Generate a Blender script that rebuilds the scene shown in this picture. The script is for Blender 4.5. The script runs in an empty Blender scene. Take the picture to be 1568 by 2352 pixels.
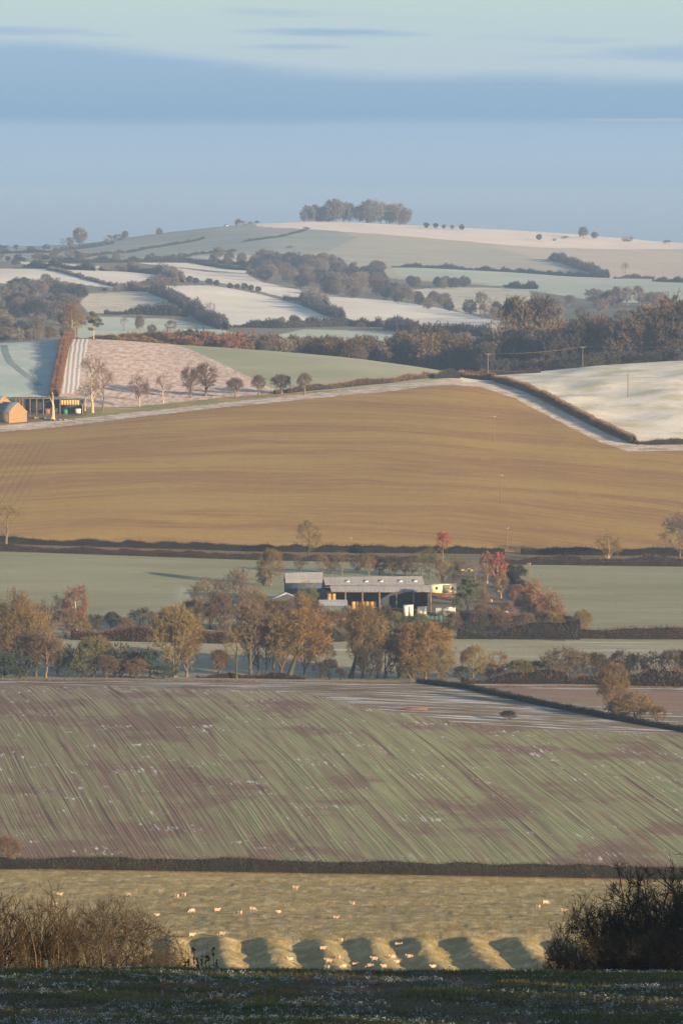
import bpy, math, random
import numpy as np
from mathutils import Vector, Matrix
sc = bpy.context.scene
COL = sc.collection
R = math.radians

# ------------------------------------------------------------------ camera, sky, sun, exposure
F = 13066.7          # focal length in measuring units (frame is 1568 x 2352 of them, 200 mm lens)
HZ = 730.0           # height of the horizon in the frame
ZC = 105.0           # eye height above the valley floor
cam_d = bpy.data.cameras.new('camera'); cam = bpy.data.objects.new('camera', cam_d); COL.objects.link(cam)
sc.camera = cam
cam.location = (0, 0, ZC); cam.rotation_euler = (R(90), 0, 0)
cam_d.sensor_fit = 'VERTICAL'; cam_d.sensor_height = 36.0; cam_d.lens = F/2352*36.0
cam_d.shift_y = -(1176-HZ)/2352
cam_d.clip_start = 2.0; cam_d.clip_end = 60000.0

SUN_EL, SUN_AZ = 9.3, math.atan2(0.73, -0.68)     # azimuth from +Y towards +X: behind the camera, to the right
SUN_STR, SKY_STR, EXPO = 5.0, 0.075, 1.62
sun_d = bpy.data.lights.new('sun', 'SUN'); sun = bpy.data.objects.new('sun', sun_d); COL.objects.link(sun)
sun_d.energy = SUN_STR; sun_d.angle = R(0.55); sun_d.color = (1.0, 0.76, 0.47)
sv = Vector((math.sin(SUN_AZ)*math.cos(R(SUN_EL)), math.cos(SUN_AZ)*math.cos(R(SUN_EL)), math.sin(R(SUN_EL))))
sun.rotation_euler = sv.to_track_quat('Z', 'Y').to_euler(); sun.location = (0, 0, 400)

world = bpy.data.worlds.new('World'); sc.world = world; world.use_nodes = True
sc.view_settings.view_transform = 'Standard'; sc.view_settings.look = 'None'
sc.view_settings.gamma = 1.0; sc.view_settings.use_curve_mapping = False
sc.view_settings.exposure = EXPO

class NT:
    """short helper to write node trees"""
    def __init__(s, tree): s.t = tree; s.n = tree.nodes; s.l = tree.links
    def add(s, typ, **kw):
        n = s.n.new(typ)
        for k, v in kw.items(): setattr(n, k, v)
        return n
    def put(s, sock, v):
        if v is None: return
        if isinstance(v, bpy.types.NodeSocket): s.l.new(v, sock)
        elif isinstance(v, (int, float)):
            sock.default_value = v if not hasattr(sock.default_value, '__len__') else (v,)*len(sock.default_value)
        else:
            v = tuple(v)
            if len(v) == 3 and len(sock.default_value) == 4: v = v+(1,)
            sock.default_value = v
    def math(s, op, a, b=None, c=None, clamp=False):
        n = s.add('ShaderNodeMath', operation=op, use_clamp=clamp)
        s.put(n.inputs[0], a); s.put(n.inputs[1], b); s.put(n.inputs[2], c)
        return n.outputs[0]
    def vmath(s, op, a, b=None):
        n = s.add('ShaderNodeVectorMath', operation=op); s.put(n.inputs[0], a); s.put(n.inputs[1], b)
        return n.outputs[0]
    def mix(s, f, a, b, blend='MIX'):
        n = s.add('ShaderNodeMix', data_type='RGBA', blend_type=blend)
        s.put(n.inputs[0], f); s.put(n.inputs[6], a); s.put(n.inputs[7], b); return n.outputs[2]
    def ramp(s, f, lo, hi):
        n = s.add('ShaderNodeMapRange'); n.clamp = True; n.interpolation_type = 'SMOOTHSTEP'
        s.put(n.inputs[0], f); s.put(n.inputs[1], lo); s.put(n.inputs[2], hi); return n.outputs[0]
    def noise(s, vec, scale=1.0, detail=3.0, rough=0.5, lac=2.0, dist=0.0):
        n = s.add('ShaderNodeTexNoise'); s.put(n.inputs['Vector'], vec)
        for k, v in (('Scale', scale), ('Detail', detail), ('Roughness', rough), ('Lacunarity', lac), ('Distortion', dist)): s.put(n.inputs[k], v)
        return n.outputs[0]
    def comb(s, x, y, z):
        n = s.add('ShaderNodeCombineXYZ'); s.put(n.inputs[0], x); s.put(n.inputs[1], y); s.put(n.inputs[2], z); return n.outputs[0]
    def sep(s, v):
        n = s.add('ShaderNodeSeparateXYZ'); s.put(n.inputs[0], v); return n.outputs

def srgb(r, g, b):
    f = lambda c: (c/255/12.92) if c <= 10 else ((c/255+0.055)/1.055)**2.4
    return (f(r), f(g), f(b))
def sky_tone(r, g, b):                         # radiance that shows as this tone at the chosen exposure
    k = 1.10/(SKY_STR*2**EXPO)
    return tuple(c*k for c in srgb(r, g, b))

def build_world():
    t = NT(world.node_tree); t.n.clear()
    out = t.add('ShaderNodeOutputWorld'); bg = t.add('ShaderNodeBackground')
    t.l.new(bg.outputs[0], out.inputs[0]); bg.inputs[1].default_value = SKY_STR
    sky = t.add('ShaderNodeTexSky', sky_type='NISHITA'); sky.sun_disc = False
    sky.sun_elevation = R(SUN_EL); sky.sun_rotation = SUN_AZ; sky.altitude = 200; sky.air_density = 1.0; sky.dust_density = 0.6
    tc = t.add('ShaderNodeTexCoord'); d = tc.outputs['Generated']
    x, y, z = t.sep(d)
    az = t.math('ARCTAN2', x, y)
    el = t.math('MULTIPLY', t.math('ARCSINE', z), 57.2958)            # degrees above the horizon
    azd = t.math('MULTIPLY', az, 57.2958)
    # stretched noise for long flat cloud streaks
    q = t.vmath('MULTIPLY', d, (6.0, 6.0, 70.0))
    q2 = t.vmath('MULTIPLY', d, (14.0, 14.0, 260.0))
    n1 = t.noise(q, 1.0, 3.0, 0.5); n2 = t.noise(q2, 1.0, 3.0, 0.55)
    # layers, from the horizon up
    base = t.mix(t.ramp(el, 0.5, 1.45), sky_tone(187, 205, 219), sky_tone(187, 207, 223))
    base = t.mix(t.ramp(t.math('ADD', el, t.math('MULTIPLY', n2, 0.25)), 1.38, 1.5), base, sky_tone(177, 201, 222))
    base = t.mix(t.ramp(el, 1.5, 1.98), base, sky_tone(166, 195, 222))
    # grey-blue bank with a sloping upper edge
    lo = t.ramp(t.math('ADD', el, t.math('MULTIPLY', t.math('SUBTRACT', n2, 0.5), 0.10)), 1.88, 2.06)
    bank = t.mix(t.ramp(el, 1.95, 2.62), sky_tone(137, 175, 206), sky_tone(153, 184, 211))
    base = t.mix(lo, base, bank)
    # upper edge falls from left to right in a slow wave
    wob = t.math('MULTIPLY', t.math('SUBTRACT', n1, 0.5), 0.35)
    slope = t.ramp(azd, -3.2, 1.0); n4 = t.noise(t.vmath('MULTIPLY', d, (40.0, 40.0, 420.0)), 1.0, 5.0, 0.6); wob = t.math('ADD', wob, t.math('MULTIPLY', t.math('SUBTRACT', n4, 0.5), 0.10))
    edge = t.math('ADD', t.math('SUBTRACT', 2.76, t.math('MULTIPLY', slope, 0.36)), wob)
    wave = t.math('MULTIPLY', t.math('SINE', t.math('MULTIPLY', azd, 1.15)), 0.025)
    edge = t.math('ADD', edge, wave)
    up = t.ramp(t.math('SUBTRACT', el, edge), -0.09, 0.10)
    clear = t.mix(t.ramp(el, 2.4, 3.3), sky_tone(190, 208, 218), sky_tone(194, 216, 211))
    base = t.mix(up, base, clear)
    # thin dark streaks floating in the clear part and in the haze
    q3 = t.vmath('MULTIPLY', d, (22.0, 22.0, 330.0))
    st = t.noise(t.vmath('ADD', q3, (3.1, 1.7, 9.4)), 1.0, 2.0, 0.5)
    sm = t.math('MULTIPLY', t.ramp(st, 0.60, 0.72), t.math('MULTIPLY', t.ramp(el, 2.45, 2.7), 0.4))
    base = t.mix(sm, base, sky_tone(158, 186, 213))
    n4b = t.noise(t.vmath('MULTIPLY', d, (30.0, 30.0, 500.0)), 1.0, 5.0, 0.6)
    def streak(a0, e0, wa, we, tone, k):
        da = t.math('DIVIDE', t.math('SUBTRACT', azd, a0), wa)
        de = t.math('DIVIDE', t.math('SUBTRACT', t.math('ADD', el, t.math('MULTIPLY', t.math('SUBTRACT', n2, 0.5), 0.10)), e0), we)
        r2 = t.math('ADD', t.math('MULTIPLY', da, da), t.math('MULTIPLY', de, de))
        m = t.math('MULTIPLY', t.ramp(t.math('ADD', t.math('SUBTRACT', 1.0, r2), t.math('MULTIPLY', t.math('SUBTRACT', n4b, 0.5), 2.2)), 0.0, 1.4), k)
        return t.mix(m, base, sky_tone(*tone))
    base = streak(-0.10, 2.865, 1.15, 0.062, (150, 180, 210), 0.95)
    base = streak(-0.45, 2.735, 0.75, 0.05, (160, 186, 212), 0.8)
    base = streak(-3.55, 2.88, 1.25, 0.06, (158, 183, 211), 0.8)
    base = streak(3.6, 2.66, 1.25, 0.10, (156, 184, 212), 0.85)
    base = streak(3.1, 1.99, 0.9, 0.028, (190, 202, 216), 0.9)
    base = streak(0.2, 1.0, 3.0, 0.14, (182, 199, 217), 0.4)
    wis = t.math('ADD', 0.965, t.math('MULTIPLY', t.noise(t.vmath('MULTIPLY', d, (9.0, 9.0, 120.0)), 1.0, 6.0, 0.65), 0.07)); base = t.mix(1.0, base, t.comb(wis, wis, wis), 'MULTIPLY')
    # above the low cloud the plain clear sky takes over
    col = t.mix(t.ramp(el, 5.0, 16.0), base, sky.outputs[0])
    t.l.new(col, bg.inputs[0])
build_world()

# ------------------------------------------------------------------ properties
def tag(o, label=None, cat=None, group=None, kind=None):
    if label: o['label'] = label
    if cat: o['category'] = cat
    if group: o['group'] = group
    if kind: o['kind'] = kind
    return o
def mesh_np(name, V, Fc, mats=(), smooth=False, midx=None):
    """V (n,3) and Fc (m,k) arrays (k fixed) -> mesh"""
    me = bpy.data.meshes.new(name)
    V = np.asarray(V, np.float32); Fc = np.asarray(Fc, np.int32); m, k = Fc.shape
    me.vertices.add(len(V)); me.vertices.foreach_set('co', V.ravel())
    me.loops.add(m*k); me.loops.foreach_set('vertex_index', Fc.ravel())
    me.polygons.add(m); me.polygons.foreach_set('loop_start', np.arange(0, m*k, k, dtype=np.int32))
    me.polygons.foreach_set('loop_total', np.full(m, k, np.int32))
    for mt in mats: me.materials.append(mt)
    if midx is not None: me.polygons.foreach_set('material_index', np.asarray(midx, np.int32))
    if smooth: me.polygons.foreach_set('use_smooth', np.ones(m, bool))
    me.update(calc_edges=True)
    return me
def link(name, me, parent=None, loc=None):
    o = bpy.data.objects.new(name, me); COL.objects.link(o)
    if parent is not None: o.parent = parent
    if loc is not None: o.location = loc
    return o
def empty(name, loc=(0, 0, 0), rz=0.0):
    o = bpy.data.objects.new(name, None); COL.objects.link(o); o.location = loc; o.rotation_euler = (0, 0, rz)
    o.empty_display_size = 0.5
    return o

# ------------------------------------------------------------------ terrain: a family of level lines across the valley
UK = np.arange(-1500, 3001, 20.0)
def kn(d):
    if not isinstance(d, dict): return np.full(len(UK), float(d))
    ks = sorted(d); return np.interp(UK, ks, [d[k] for k in ks])
SKYL = {0: 566, 100: 565, 150: 563, 210: 559, 300: 546, 400: 534, 450: 529, 500: 523, 600: 514, 700: 511, 784: 511, 934: 518, 1084: 524,
        1234: 533, 1334: 541, 1434: 549, 1568: 559}
LN = [ # (distance, frame height of the ground or ('z', height))
 (2, ('z', 103.5)), (30, 2600), (60, 2450), (105, 2372), (150, {0: 2227, 500: 2232, 1568: 2237}), (200, ('z', 80.0)), (260, ('z', 67.5)), (500, ('z', 32)), (800, ('z', 8.2)),
 (850, 2237), (905, 2153), (1000, 2075), (1085, {0: 1998, 784: 2010, 1568: 2024}), (1105, {0: 1968, 784: 1976, 1568: 1988}),
 (1430, {0: 1572, 500: 1572, 784: 1577, 1568: 1596}), (1470, {0: 1550, 1568: 1560}), (1540, {0: 1462, 1568: 1480}), (1620, {0: 1412, 784: 1404, 1568: 1415}),
 (1790, {0: 1267, 590: 1288, 1170: 1299, 1568: 1304}), (1830, {0: 1250, 600: 1268, 1170: 1276, 1568: 1281}),
 ({0: 2200, 1000: 2310, 1060: 2315, 1200: 2250, 1300: 2180, 1440: 2120, 1568: 2110}, {0: 987, 200: 967, 400: 945, 600: 925, 800: 904, 1000: 886, 1060: 884, 1200: 932, 1300: 980, 1440: 1028, 1568: 1034}),
 ({0: 2520, 160: 2560, 390: 2560, 1000: 2450, 1568: 2480}, {0: 790, 100: 783, 160: 776, 250: 779, 390: 791, 600: 805, 800: 822, 1000: 848, 1060: 862, 1100: 862, 1200: 858, 1300: 848, 1440: 838, 1568: 829}),
 (2690, {0: 825, 200: 825, 400: 842, 800: 866, 1100: 878, 1568: 862}),
 (2950, {0: 790, 200: 790, 400: 800, 800: 806, 1100: 806, 1300: 795, 1568: 775}),
 (3200, {0: 757, 200: 765, 500: 772, 800: 776, 1000: 774, 1150: 768, 1568: 740}),
 (3500, {0: 715, 200: 717, 400: 722, 600: 728, 800: 739, 1000: 746, 1150: 742, 1568: 717}),
 (3850, {0: 655, 200: 672, 400: 672, 600: 690, 800: 692, 1000: 706, 1200: 706, 1568: 690}),
 (4200, {0: 617, 200: 622, 400: 631, 600: 640, 800: 660, 1000: 665, 1200: 665, 1568: 657}),
 (4500, {0: 600, 200: 603, 400: 605, 600: 613, 800: 621, 1000: 624, 1200: 632, 1568: 643}),
 (5050, {0: 582, 200: 574, 400: 560, 500: 550, 600: 541, 800: 547, 1000: 558, 1200: 573, 1568: 592}),
 ({0: 5350, 500: 5250, 800: 5400, 1568: 5500}, SKYL),
 (6400, ('z', 160)), (7400, ('z', 60)), (8600, ('z', 40))]
def far_y(y):                                # the land beyond the near ridge lies further off than a first estimate put it
    y = np.asarray(y, float); return np.where(y > 2560, 2560+(y-2560)*1.9, y)
LY = np.array([far_y(kn(a)) for a, b in LN])                                   # lines x knots
LZ = np.array([np.full(len(UK), float(b[1])) if isinstance(b, tuple) else ZC+(HZ-kn(b))/F*far_y(kn(a)) for a, b in LN])

kq = next(i for i, l in enumerate(LN) if isinstance(l[0], dict))           # the brown field lies as one plane up to its top edge
ins_y = np.array([LY[kq-1]+(LY[kq]-LY[kq-1])*t for t in (0.08, 0.5, 0.9)]); ins_z = np.array([LZ[kq-1]+(LZ[kq]-LZ[kq-1])*t for t in (0.08, 0.5, 0.9)])
LY = np.insert(LY, [kq]*3, ins_y, 0); LZ = np.insert(LZ, [kq]*3, ins_z, 0)
def smooth_u(A, sig):
    n = int(3*sig); k = np.exp(-0.5*(np.arange(-n, n+1)/sig)**2); k /= k.sum()
    return np.array([np.convolve(np.pad(a, n, mode='edge'), k, 'valid') for a in A])
VZ = (LZ-ZC)/LY
LY = smooth_u(LY, 2.0); LZ = ZC+smooth_u(VZ, 2.0)*LY

def vnoise(x, y, seed=0):
    rs = np.random.RandomState(seed); T = rs.rand(256, 256)
    xi = np.floor(x).astype(int); yi = np.floor(y).astype(int); fx = x-xi; fy = y-yi
    fx = fx*fx*(3-2*fx); fy = fy*fy*(3-2*fy); a = xi & 255; b = yi & 255; a1 = (a+1) & 255; b1 = (b+1) & 255
    return (T[a, b]*(1-fx)+T[a1, b]*fx)*(1-fy)+(T[a, b1]*(1-fx)+T[a1, b1]*fx)*fy-0.5
def sm(x, a, b):
    t = np.clip((x-a)/(b-a), 0, 1); return t*t*(3-2*t)
def hermite(U, Y):
    """base height at frame column U and distance Y: monotone cubic through the lines"""
    U = np.asarray(U, float); Y = np.asarray(Y, float)
    U, Y = np.broadcast_arrays(U, Y); sh = U.shape; U = U.ravel(); Y = Y.ravel()
    Uc = np.clip(U, UK[0], UK[-1]); j = np.clip(np.searchsorted(UK, Uc)-1, 0, len(UK)-2); w = (Uc-UK[j])/(UK[j+1]-UK[j])
    if not hasattr(hermite, 'D'):
        h = np.diff(LY, axis=0); dl = np.diff(LZ, axis=0)/h
        D = np.zeros_like(LZ); D[0] = dl[0]; D[-1] = dl[-1]
        s = dl[:-1]*dl[1:] > 0
        w1 = 2*h[1:]+h[:-1]; w2 = h[1:]+2*h[:-1]
        with np.errstate(all='ignore'):
            D[1:-1] = np.where(s, (w1+w2)/(w1/dl[:-1]+w2/dl[1:]), 0)
        hermite.D = D
    D = hermite.D
    res = 0
    for jj, ww in ((j, 1-w), (j+1, w)):
        yl = LY[:, jj]                                                  # lines x n
        k = np.clip((yl <= Y[None]).sum(0)-1, 0, len(LY)-2); n = np.arange(len(Y))
        y0 = yl[k, n]; y1 = yl[k+1, n]; hh = y1-y0; t = np.clip((Y-y0)/hh, 0, 1)
        z0 = LZ[k, jj]; z1 = LZ[k+1, jj]; d0 = D[k, jj]; d1 = D[k+1, jj]
        z = (2*t**3-3*t*t+1)*z0+(t**3-2*t*t+t)*hh*d0+(3*t*t-2*t**3)*z1+(t**3-t*t)*hh*d1
        res = res+z*ww
    return res.reshape(sh)
def height(X, Y):
    X = np.asarray(X, float); Y = np.asarray(Y, float); X, Y = np.broadcast_arrays(X, Y)
    z = hermite(784+X/np.maximum(Y, 1)*F, Y)
    # ridge and furrow of the old pasture: 8 m lands curving away
    m = sm(Y, 700, 760)*(1-sm(Y, 897, 908))*sm(X, -31, -27)*(1-sm(X, 40, 46))
    s = X-0.038*(905-Y)*(1+0.35*sm(X, 0, 40)*1.6)-0.00035*(905-Y)**2
    z = z+m*0.53*(1+0.55*vnoise(s/11+3, Y/60, 41)+0.25*vnoise(X/2.5, Y/6, 42))*np.cos(2*np.pi*(s+11.6+0.9*vnoise(s/13, Y/30, 43))/7.83)
    # tussocky pasture
    p = sm(Y, 840, 860)*(1-sm(Y, 1075, 1084))
    z = z+p*(0.16*vnoise(X/0.9, Y/1.6, 1)+0.22*vnoise(X/3.1, Y/5, 2)+0.5*vnoise(X/17, Y/13, 3))
    # shallow bank and lynchets across the pasture
    z = z+p*0.35*(np.exp(-((Y-912+X*0.05)/3.0)**2)-np.exp(-((Y-1000-X*0.25)/5.0)**2))
    # far fields undulate softly
    f = sm(Y, 1900, 2100); z = z+f*(0.9*vnoise(X/60, Y/60, 4))*(1-sm(Y, 2500, 2700)*0.2)
    g = sm(Y, 3000, 3300); z = z+g*(2.2*vnoise(X/120, Y/200, 5)+0.8*vnoise(X/45, Y/60, 6))
    # the dip in the white pasture on the right and its mounds
    q = sm(Y, 2180, 2230)*(1-sm(Y, 2440, 2475))*sm(X, 75, 95)
    z = z+q*(2.0*vnoise(X/22, Y/30, 7))
    # foreground bank
    b = 1-sm(Y, 160, 200); z = z+b*(0.10*vnoise(X/0.7, Y/1.1, 8)+0.12*vnoise(X/2.3, Y/3, 9))*sm(Y, 10, 40)
    return z
def gz(x, y): return float(height(np.array([x]), np.array([y]))[0])
def proj(X, Y, Z): return 784+X/Y*F, HZ-(Z-ZC)/Y*F
def at(u, Y, dz=0.0): return at_raw(u, float(far_y(Y)), dz)
def at_raw(u, Y, dz=0.0):
    x = (u-784)/F*Y; return Vector((x, Y, gz(x, Y)+dz))
def ground(u, v, y0, y1, n=400):
    """first place between distances y0..y1 where the ground shows at column u, height v"""
    y0, y1 = float(far_y(y0)), float(far_y(y1)); ys = np.linspace(y0, y1, n); xs = (u-784)/F*ys; zs = height(xs, ys); vv = HZ-(zs-ZC)/ys*F
    d = vv-v
    i = np.where((d[:-1] > 0) & (d[1:] <= 0))[0]
    if len(i): k = i[0]; t = d[k]/(d[k]-d[k+1]); y = ys[k]+t*(ys[k+1]-ys[k])
    else: y = ys[int(np.argmin(np.abs(d)))]
    return at_raw(u, float(y))
# ------------------------------------------------------------------ ground materials
def new_mat(name):
    m = bpy.data.materials.new(name); m.use_nodes = True; t = NT(m.node_tree)
    b = t.n.get('Principled BSDF'); b.inputs['Roughness'].default_value = 0.9
    b.inputs['Specular IOR Level'].default_value = 0.15
    return m, t, b
def pos(t):
    g = t.add('ShaderNodeNewGeometry'); return g.outputs['Position']
def bump(t, b, h, strength, dist):
    n = t.add('ShaderNodeBump'); n.inputs['Strength'].default_value = strength; n.inputs['Distance'].default_value = dist
    t.put(n.inputs['Height'], h); t.l.new(n.outputs[0], b.inputs['Normal'])
def field_mat(name, base, c2, frost=None, s1=(1/14, 1/30), s2=(1.1, 0.6), fs=(1/5, 1/9), flo=0.45, fhi=0.7, fk=1.0, c2lo=0.35, c2hi=0.65,
              grain=0.25, bmp=0.5, bd=0.25):
    """grass or soil: two tones in large drifts, fine grain, and frost lying in patches"""
    m, t, b = new_mat(name); p = pos(t)
    a = t.noise(t.vmath('MULTIPLY', p, (s1[0], s1[1], 0.01)), 1.0, 4.0, 0.6)
    col = t.mix(t.ramp(a, c2lo, c2hi), base, c2)
    if frost:
        f = t.noise(t.vmath('ADD', t.vmath('MULTIPLY', p, (fs[0], fs[1], 0.01)), (7.3, 2.1, 0)), 1.0, 5.0, 0.62)
        col = t.mix(t.math('MULTIPLY', t.ramp(f, flo, fhi), fk), col, frost)
    g = t.noise(t.vmath('MULTIPLY', p, (s2[0], s2[1], 0.5)), 1.0, 4.0, 0.7)
    k = t.math('ADD', 1.0-grain, t.math('MULTIPLY', g, 2*grain))
    col = t.mix(1.0, col, t.comb(k, k, k), 'MULTIPLY')
    t.l.new(col, b.inputs['Base Color'])
    if bmp: bump(t, b, g, bmp, bd)
    return m

def crop_mat():
    """young winter corn in drilled rows on red-brown soil, frost in patches"""
    m, t, b = new_mat('drilled crop'); p = pos(t); x, y, z = t.sep(p)
    # rows run nearly towards the viewer and bend slowly
    yy = t.math('SUBTRACT', y, 1085.0)
    s = t.math('ADD', x, t.math('ADD', t.math('MULTIPLY', yy, 0.115), t.math('MULTIPLY', t.math('MULTIPLY', yy, yy), 0.00005)))
    warp = t.noise(t.comb(t.math('MULTIPLY', s, 1/35), t.math('MULTIPLY', y, 1/120), 0), 1.0, 1.0, 0.5)
    s = t.math('ADD', s, t.math('MULTIPLY', t.math('SUBTRACT', warp, 0.5), 2.5))
    fine = t.noise(t.comb(t.math('MULTIPLY', s, 1/0.50), t.math('MULTIPLY', y, 1/160), 0), 1.0, 1.5, 0.5)
    mid = t.noise(t.comb(t.math('MULTIPLY', s, 1/1.3), t.math('MULTIPLY', y, 1/70), 4), 1.0, 3.0, 0.6)
    pat = t.noise(t.comb(t.math('MULTIPLY', s, 1/26), t.math('MULTIPLY', y, 1/42), 0), 1.0, 5.0, 0.62)
    pat2 = t.noise(t.comb(t.math('ADD', t.math('MULTIPLY', s, 1/3.4), 9), t.math('MULTIPLY', y, 1/60), 0), 1.0, 3.0, 0.6)
    near_left = t.math('SUBTRACT', 1.0, t.ramp(t.math('ADD', x, t.math('MULTIPLY', yy, 0.14)), -30, 30))
    bare = t.math('ADD', t.math('ADD', t.ramp(pat, 0.50, 0.63), t.math('MULTIPLY', t.ramp(pat2, 0.48, 0.66), 0.6)), t.math('MULTIPLY', near_left, 0.35), clamp=True)
    green = t.mix(t.ramp(pat2, 0.3, 0.7), (0.185, 0.205, 0.095), (0.285, 0.285, 0.155))
    green = t.mix(t.ramp(yy, 230, 340), green, (0.29, 0.25, 0.165))
    soil = t.mix(mid, (0.095, 0.045, 0.034), (0.205, 0.115, 0.088))
    lines = t.math('ADD', t.math('MULTIPLY', t.ramp(fine, 0.30, 0.66), 0.50), t.math('MULTIPLY', t.ramp(mid, 0.38, 0.60), 0.45), clamp=True)
    cover = t.math('MULTIPLY', t.math('ADD', 0.24, lines), t.math('SUBTRACT', 1.0, t.math('MULTIPLY', bare, 0.78)), clamp=True)
    col = t.mix(cover, soil, green)
    # wheelings every 24 m
    tr = t.math('ABSOLUTE', t.math('SUBTRACT', t.math('FRACT', t.math('MULTIPLY', t.math('ADD', s, 200.0), 1/12.0)), 0.5))
    tr = t.math('MULTIPLY', t.math('SUBTRACT', 1.0, t.ramp(tr, 0.012, 0.045)), t.ramp(pat2, 0.42, 0.62))
    col = t.mix(t.math('MULTIPLY', tr, 0.7), col, (0.06, 0.04, 0.033))
    # frost pockets stretched along the rows
    fr = t.noise(t.comb(t.math('MULTIPLY', s, 1/0.8), t.math('MULTIPLY', y, 1/9), 3), 1.0, 4.0, 0.7)
    fm = t.noise(t.comb(t.math('MULTIPLY', x, 1/12), t.math('MULTIPLY', y, 1/14), 8.3), 1.0, 3.0, 0.6)
    k = t.math('MULTIPLY', t.ramp(fr, 0.54, 0.66), t.ramp(fm, 0.54, 0.66))
    col = t.mix(t.math('MULTIPLY', k, 0.95), col, (0.66, 0.67, 0.72))
    t.l.new(col, b.inputs['Base Color'])
    bump(t, b, t.math('ADD', fine, mid), 0.6, 0.25)
    return m

def brown_mat():
    """stubble turned by harrow: long drawn bands that follow the slope"""
    m, t, b = new_mat('harrowed stubble'); p = pos(t); x, y, z = t.sep(p)
    w = t.noise(t.vmath('MULTIPLY', p, (1/90, 1/160, 0)), 1.0, 2.0, 0.5)
    s = t.math('ADD', t.math('ADD', y, t.math('MULTIPLY', x, 0.20)), t.math('MULTIPLY', t.math('SUBTRACT', w, 0.5), 55))
    s = t.math('ADD', s, t.math('MULTIPLY', t.math('MULTIPLY', x, x), 0.0025))
    n1 = t.noise(t.comb(t.math('MULTIPLY', x, 1/150), t.math('MULTIPLY', s, 1/26), 0), 1.0, 4.0, 0.62)
    n2 = t.noise(t.comb(t.math('MULTIPLY', x, 1/40), t.math('MULTIPLY', s, 1/4.5), 5), 1.0, 4.0, 0.65)
    n3 = t.noise(t.comb(t.math('MULTIPLY', x, 0.22), t.math('MULTIPLY', s, 0.35), 0), 1.0, 5.0, 0.75)
    col = t.mix(t.ramp(n1, 0.43, 0.56), (0.265, 0.125, 0.030), (0.365, 0.225, 0.052))
    n5 = t.noise(t.comb(t.math('MULTIPLY', x, 1/110), t.math('MULTIPLY', s, 1/7.0), 9), 1.0, 3.0, 0.7); n6 = t.noise(t.comb(t.math('MULTIPLY', x, 1/9), t.math('MULTIPLY', y, 1/22), 4), 1.0, 5.0, 0.7)
    col = t.mix(t.math('MULTIPLY', t.ramp(n5, 0.45, 0.62), 0.5), col, (0.235, 0.108, 0.030)); col = t.mix(t.math('MULTIPLY', t.ramp(n6, 0.5, 0.72), 0.45), col, (0.36, 0.25, 0.10))
    col = t.mix(t.math('MULTIPLY', t.ramp(n2, 0.40, 0.66), 0.6), col, (0.36, 0.24, 0.095))
    far = t.ramp(n3, 0.3, 0.75)
    col = t.mix(t.math('MULTIPLY', far, 0.5), col, (0.215, 0.15, 0.05)); n7 = t.noise(t.vmath('MULTIPLY', p, (0.55, 0.13, 0)), 1.0, 5.0, 0.8); k7 = t.math('ADD', 0.80, t.math('MULTIPLY', n7, 0.40)); col = t.mix(1.0, col, t.comb(k7, k7, k7), 'MULTIPLY')
    # wheelings near the left edge
    tr = t.math('ABSOLUTE', t.math('SUBTRACT', t.math('FRACT', t.math('MULTIPLY', t.math('ADD', t.math('ADD', x, t.math('MULTIPLY', y, -0.012)), 144.0), 1/2.6)), 0.5))
    tr = t.math('MULTIPLY', t.math('SUBTRACT', 1.0, t.ramp(tr, 0.05, 0.16)), t.ramp(t.math('MULTIPLY', x, -1.0), 105, 112))
    tr = t.math('MULTIPLY', tr, t.math('SUBTRACT', 1.0, t.ramp(y, 2130, 2170)))
    col = t.mix(t.math('MULTIPLY', tr, 0.35), col, (0.08, 0.055, 0.04))
    t.l.new(col, b.inputs['Base Color'])
    bump(t, b, t.math('ADD', n7, n3), 0.35, 0.3)
    return m

def pink_mat():
    """frost on pinkish stubble with lines of rime"""
    m, t, b = new_mat('rimed stubble'); p = pos(t); x, y, z = t.sep(p)
    n = t.noise(t.vmath('MULTIPLY', p, (0.35, 0.10, 0)), 1.0, 5.0, 0.7)
    n2 = t.noise(t.comb(t.math('MULTIPLY', x, 1/2.2), t.math('MULTIPLY', y, 1/5), 2), 1.0, 4.0, 0.7)
    col = t.mix(t.ramp(n, 0.36, 0.62), (0.40, 0.235, 0.165), (0.60, 0.48, 0.42))
    col = t.mix(t.ramp(n2, 0.5, 0.72), col, (0.72, 0.68, 0.68))
    t.l.new(col, b.inputs['Base Color']); bump(t, b, n2, 0.5, 0.3)
    return m
def wheel_mat():
    """white headland with wheel ruts running up the slope"""
    m, t, b = new_mat('rutted headland'); p = pos(t); x, y, z = t.sep(p)
    w = t.noise(t.comb(0, t.math('MULTIPLY', y, 1/25), 0), 1.0, 3.0, 0.6)
    s = t.math('ADD', t.math('ADD', x, t.math('MULTIPLY', y, 0.035)), t.math('MULTIPLY', w, 1.2))
    k = t.math('SINE', t.math('MULTIPLY', s, 2*math.pi/1.9))
    n = t.noise(t.vmath('MULTIPLY', p, (0.8, 0.2, 0)), 1.0, 4.0, 0.7)
    col = t.mix(t.ramp(t.math('ADD', t.math('MULTIPLY', k, 0.4), t.math('MULTIPLY', n, 1.6)), 0.7, 1.3), (0.62, 0.56, 0.52), (0.52, 0.47, 0.46))
    t.l.new(col, b.inputs['Base Color']); bump(t, b, k, 0.35, 0.15)
    return m

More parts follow.
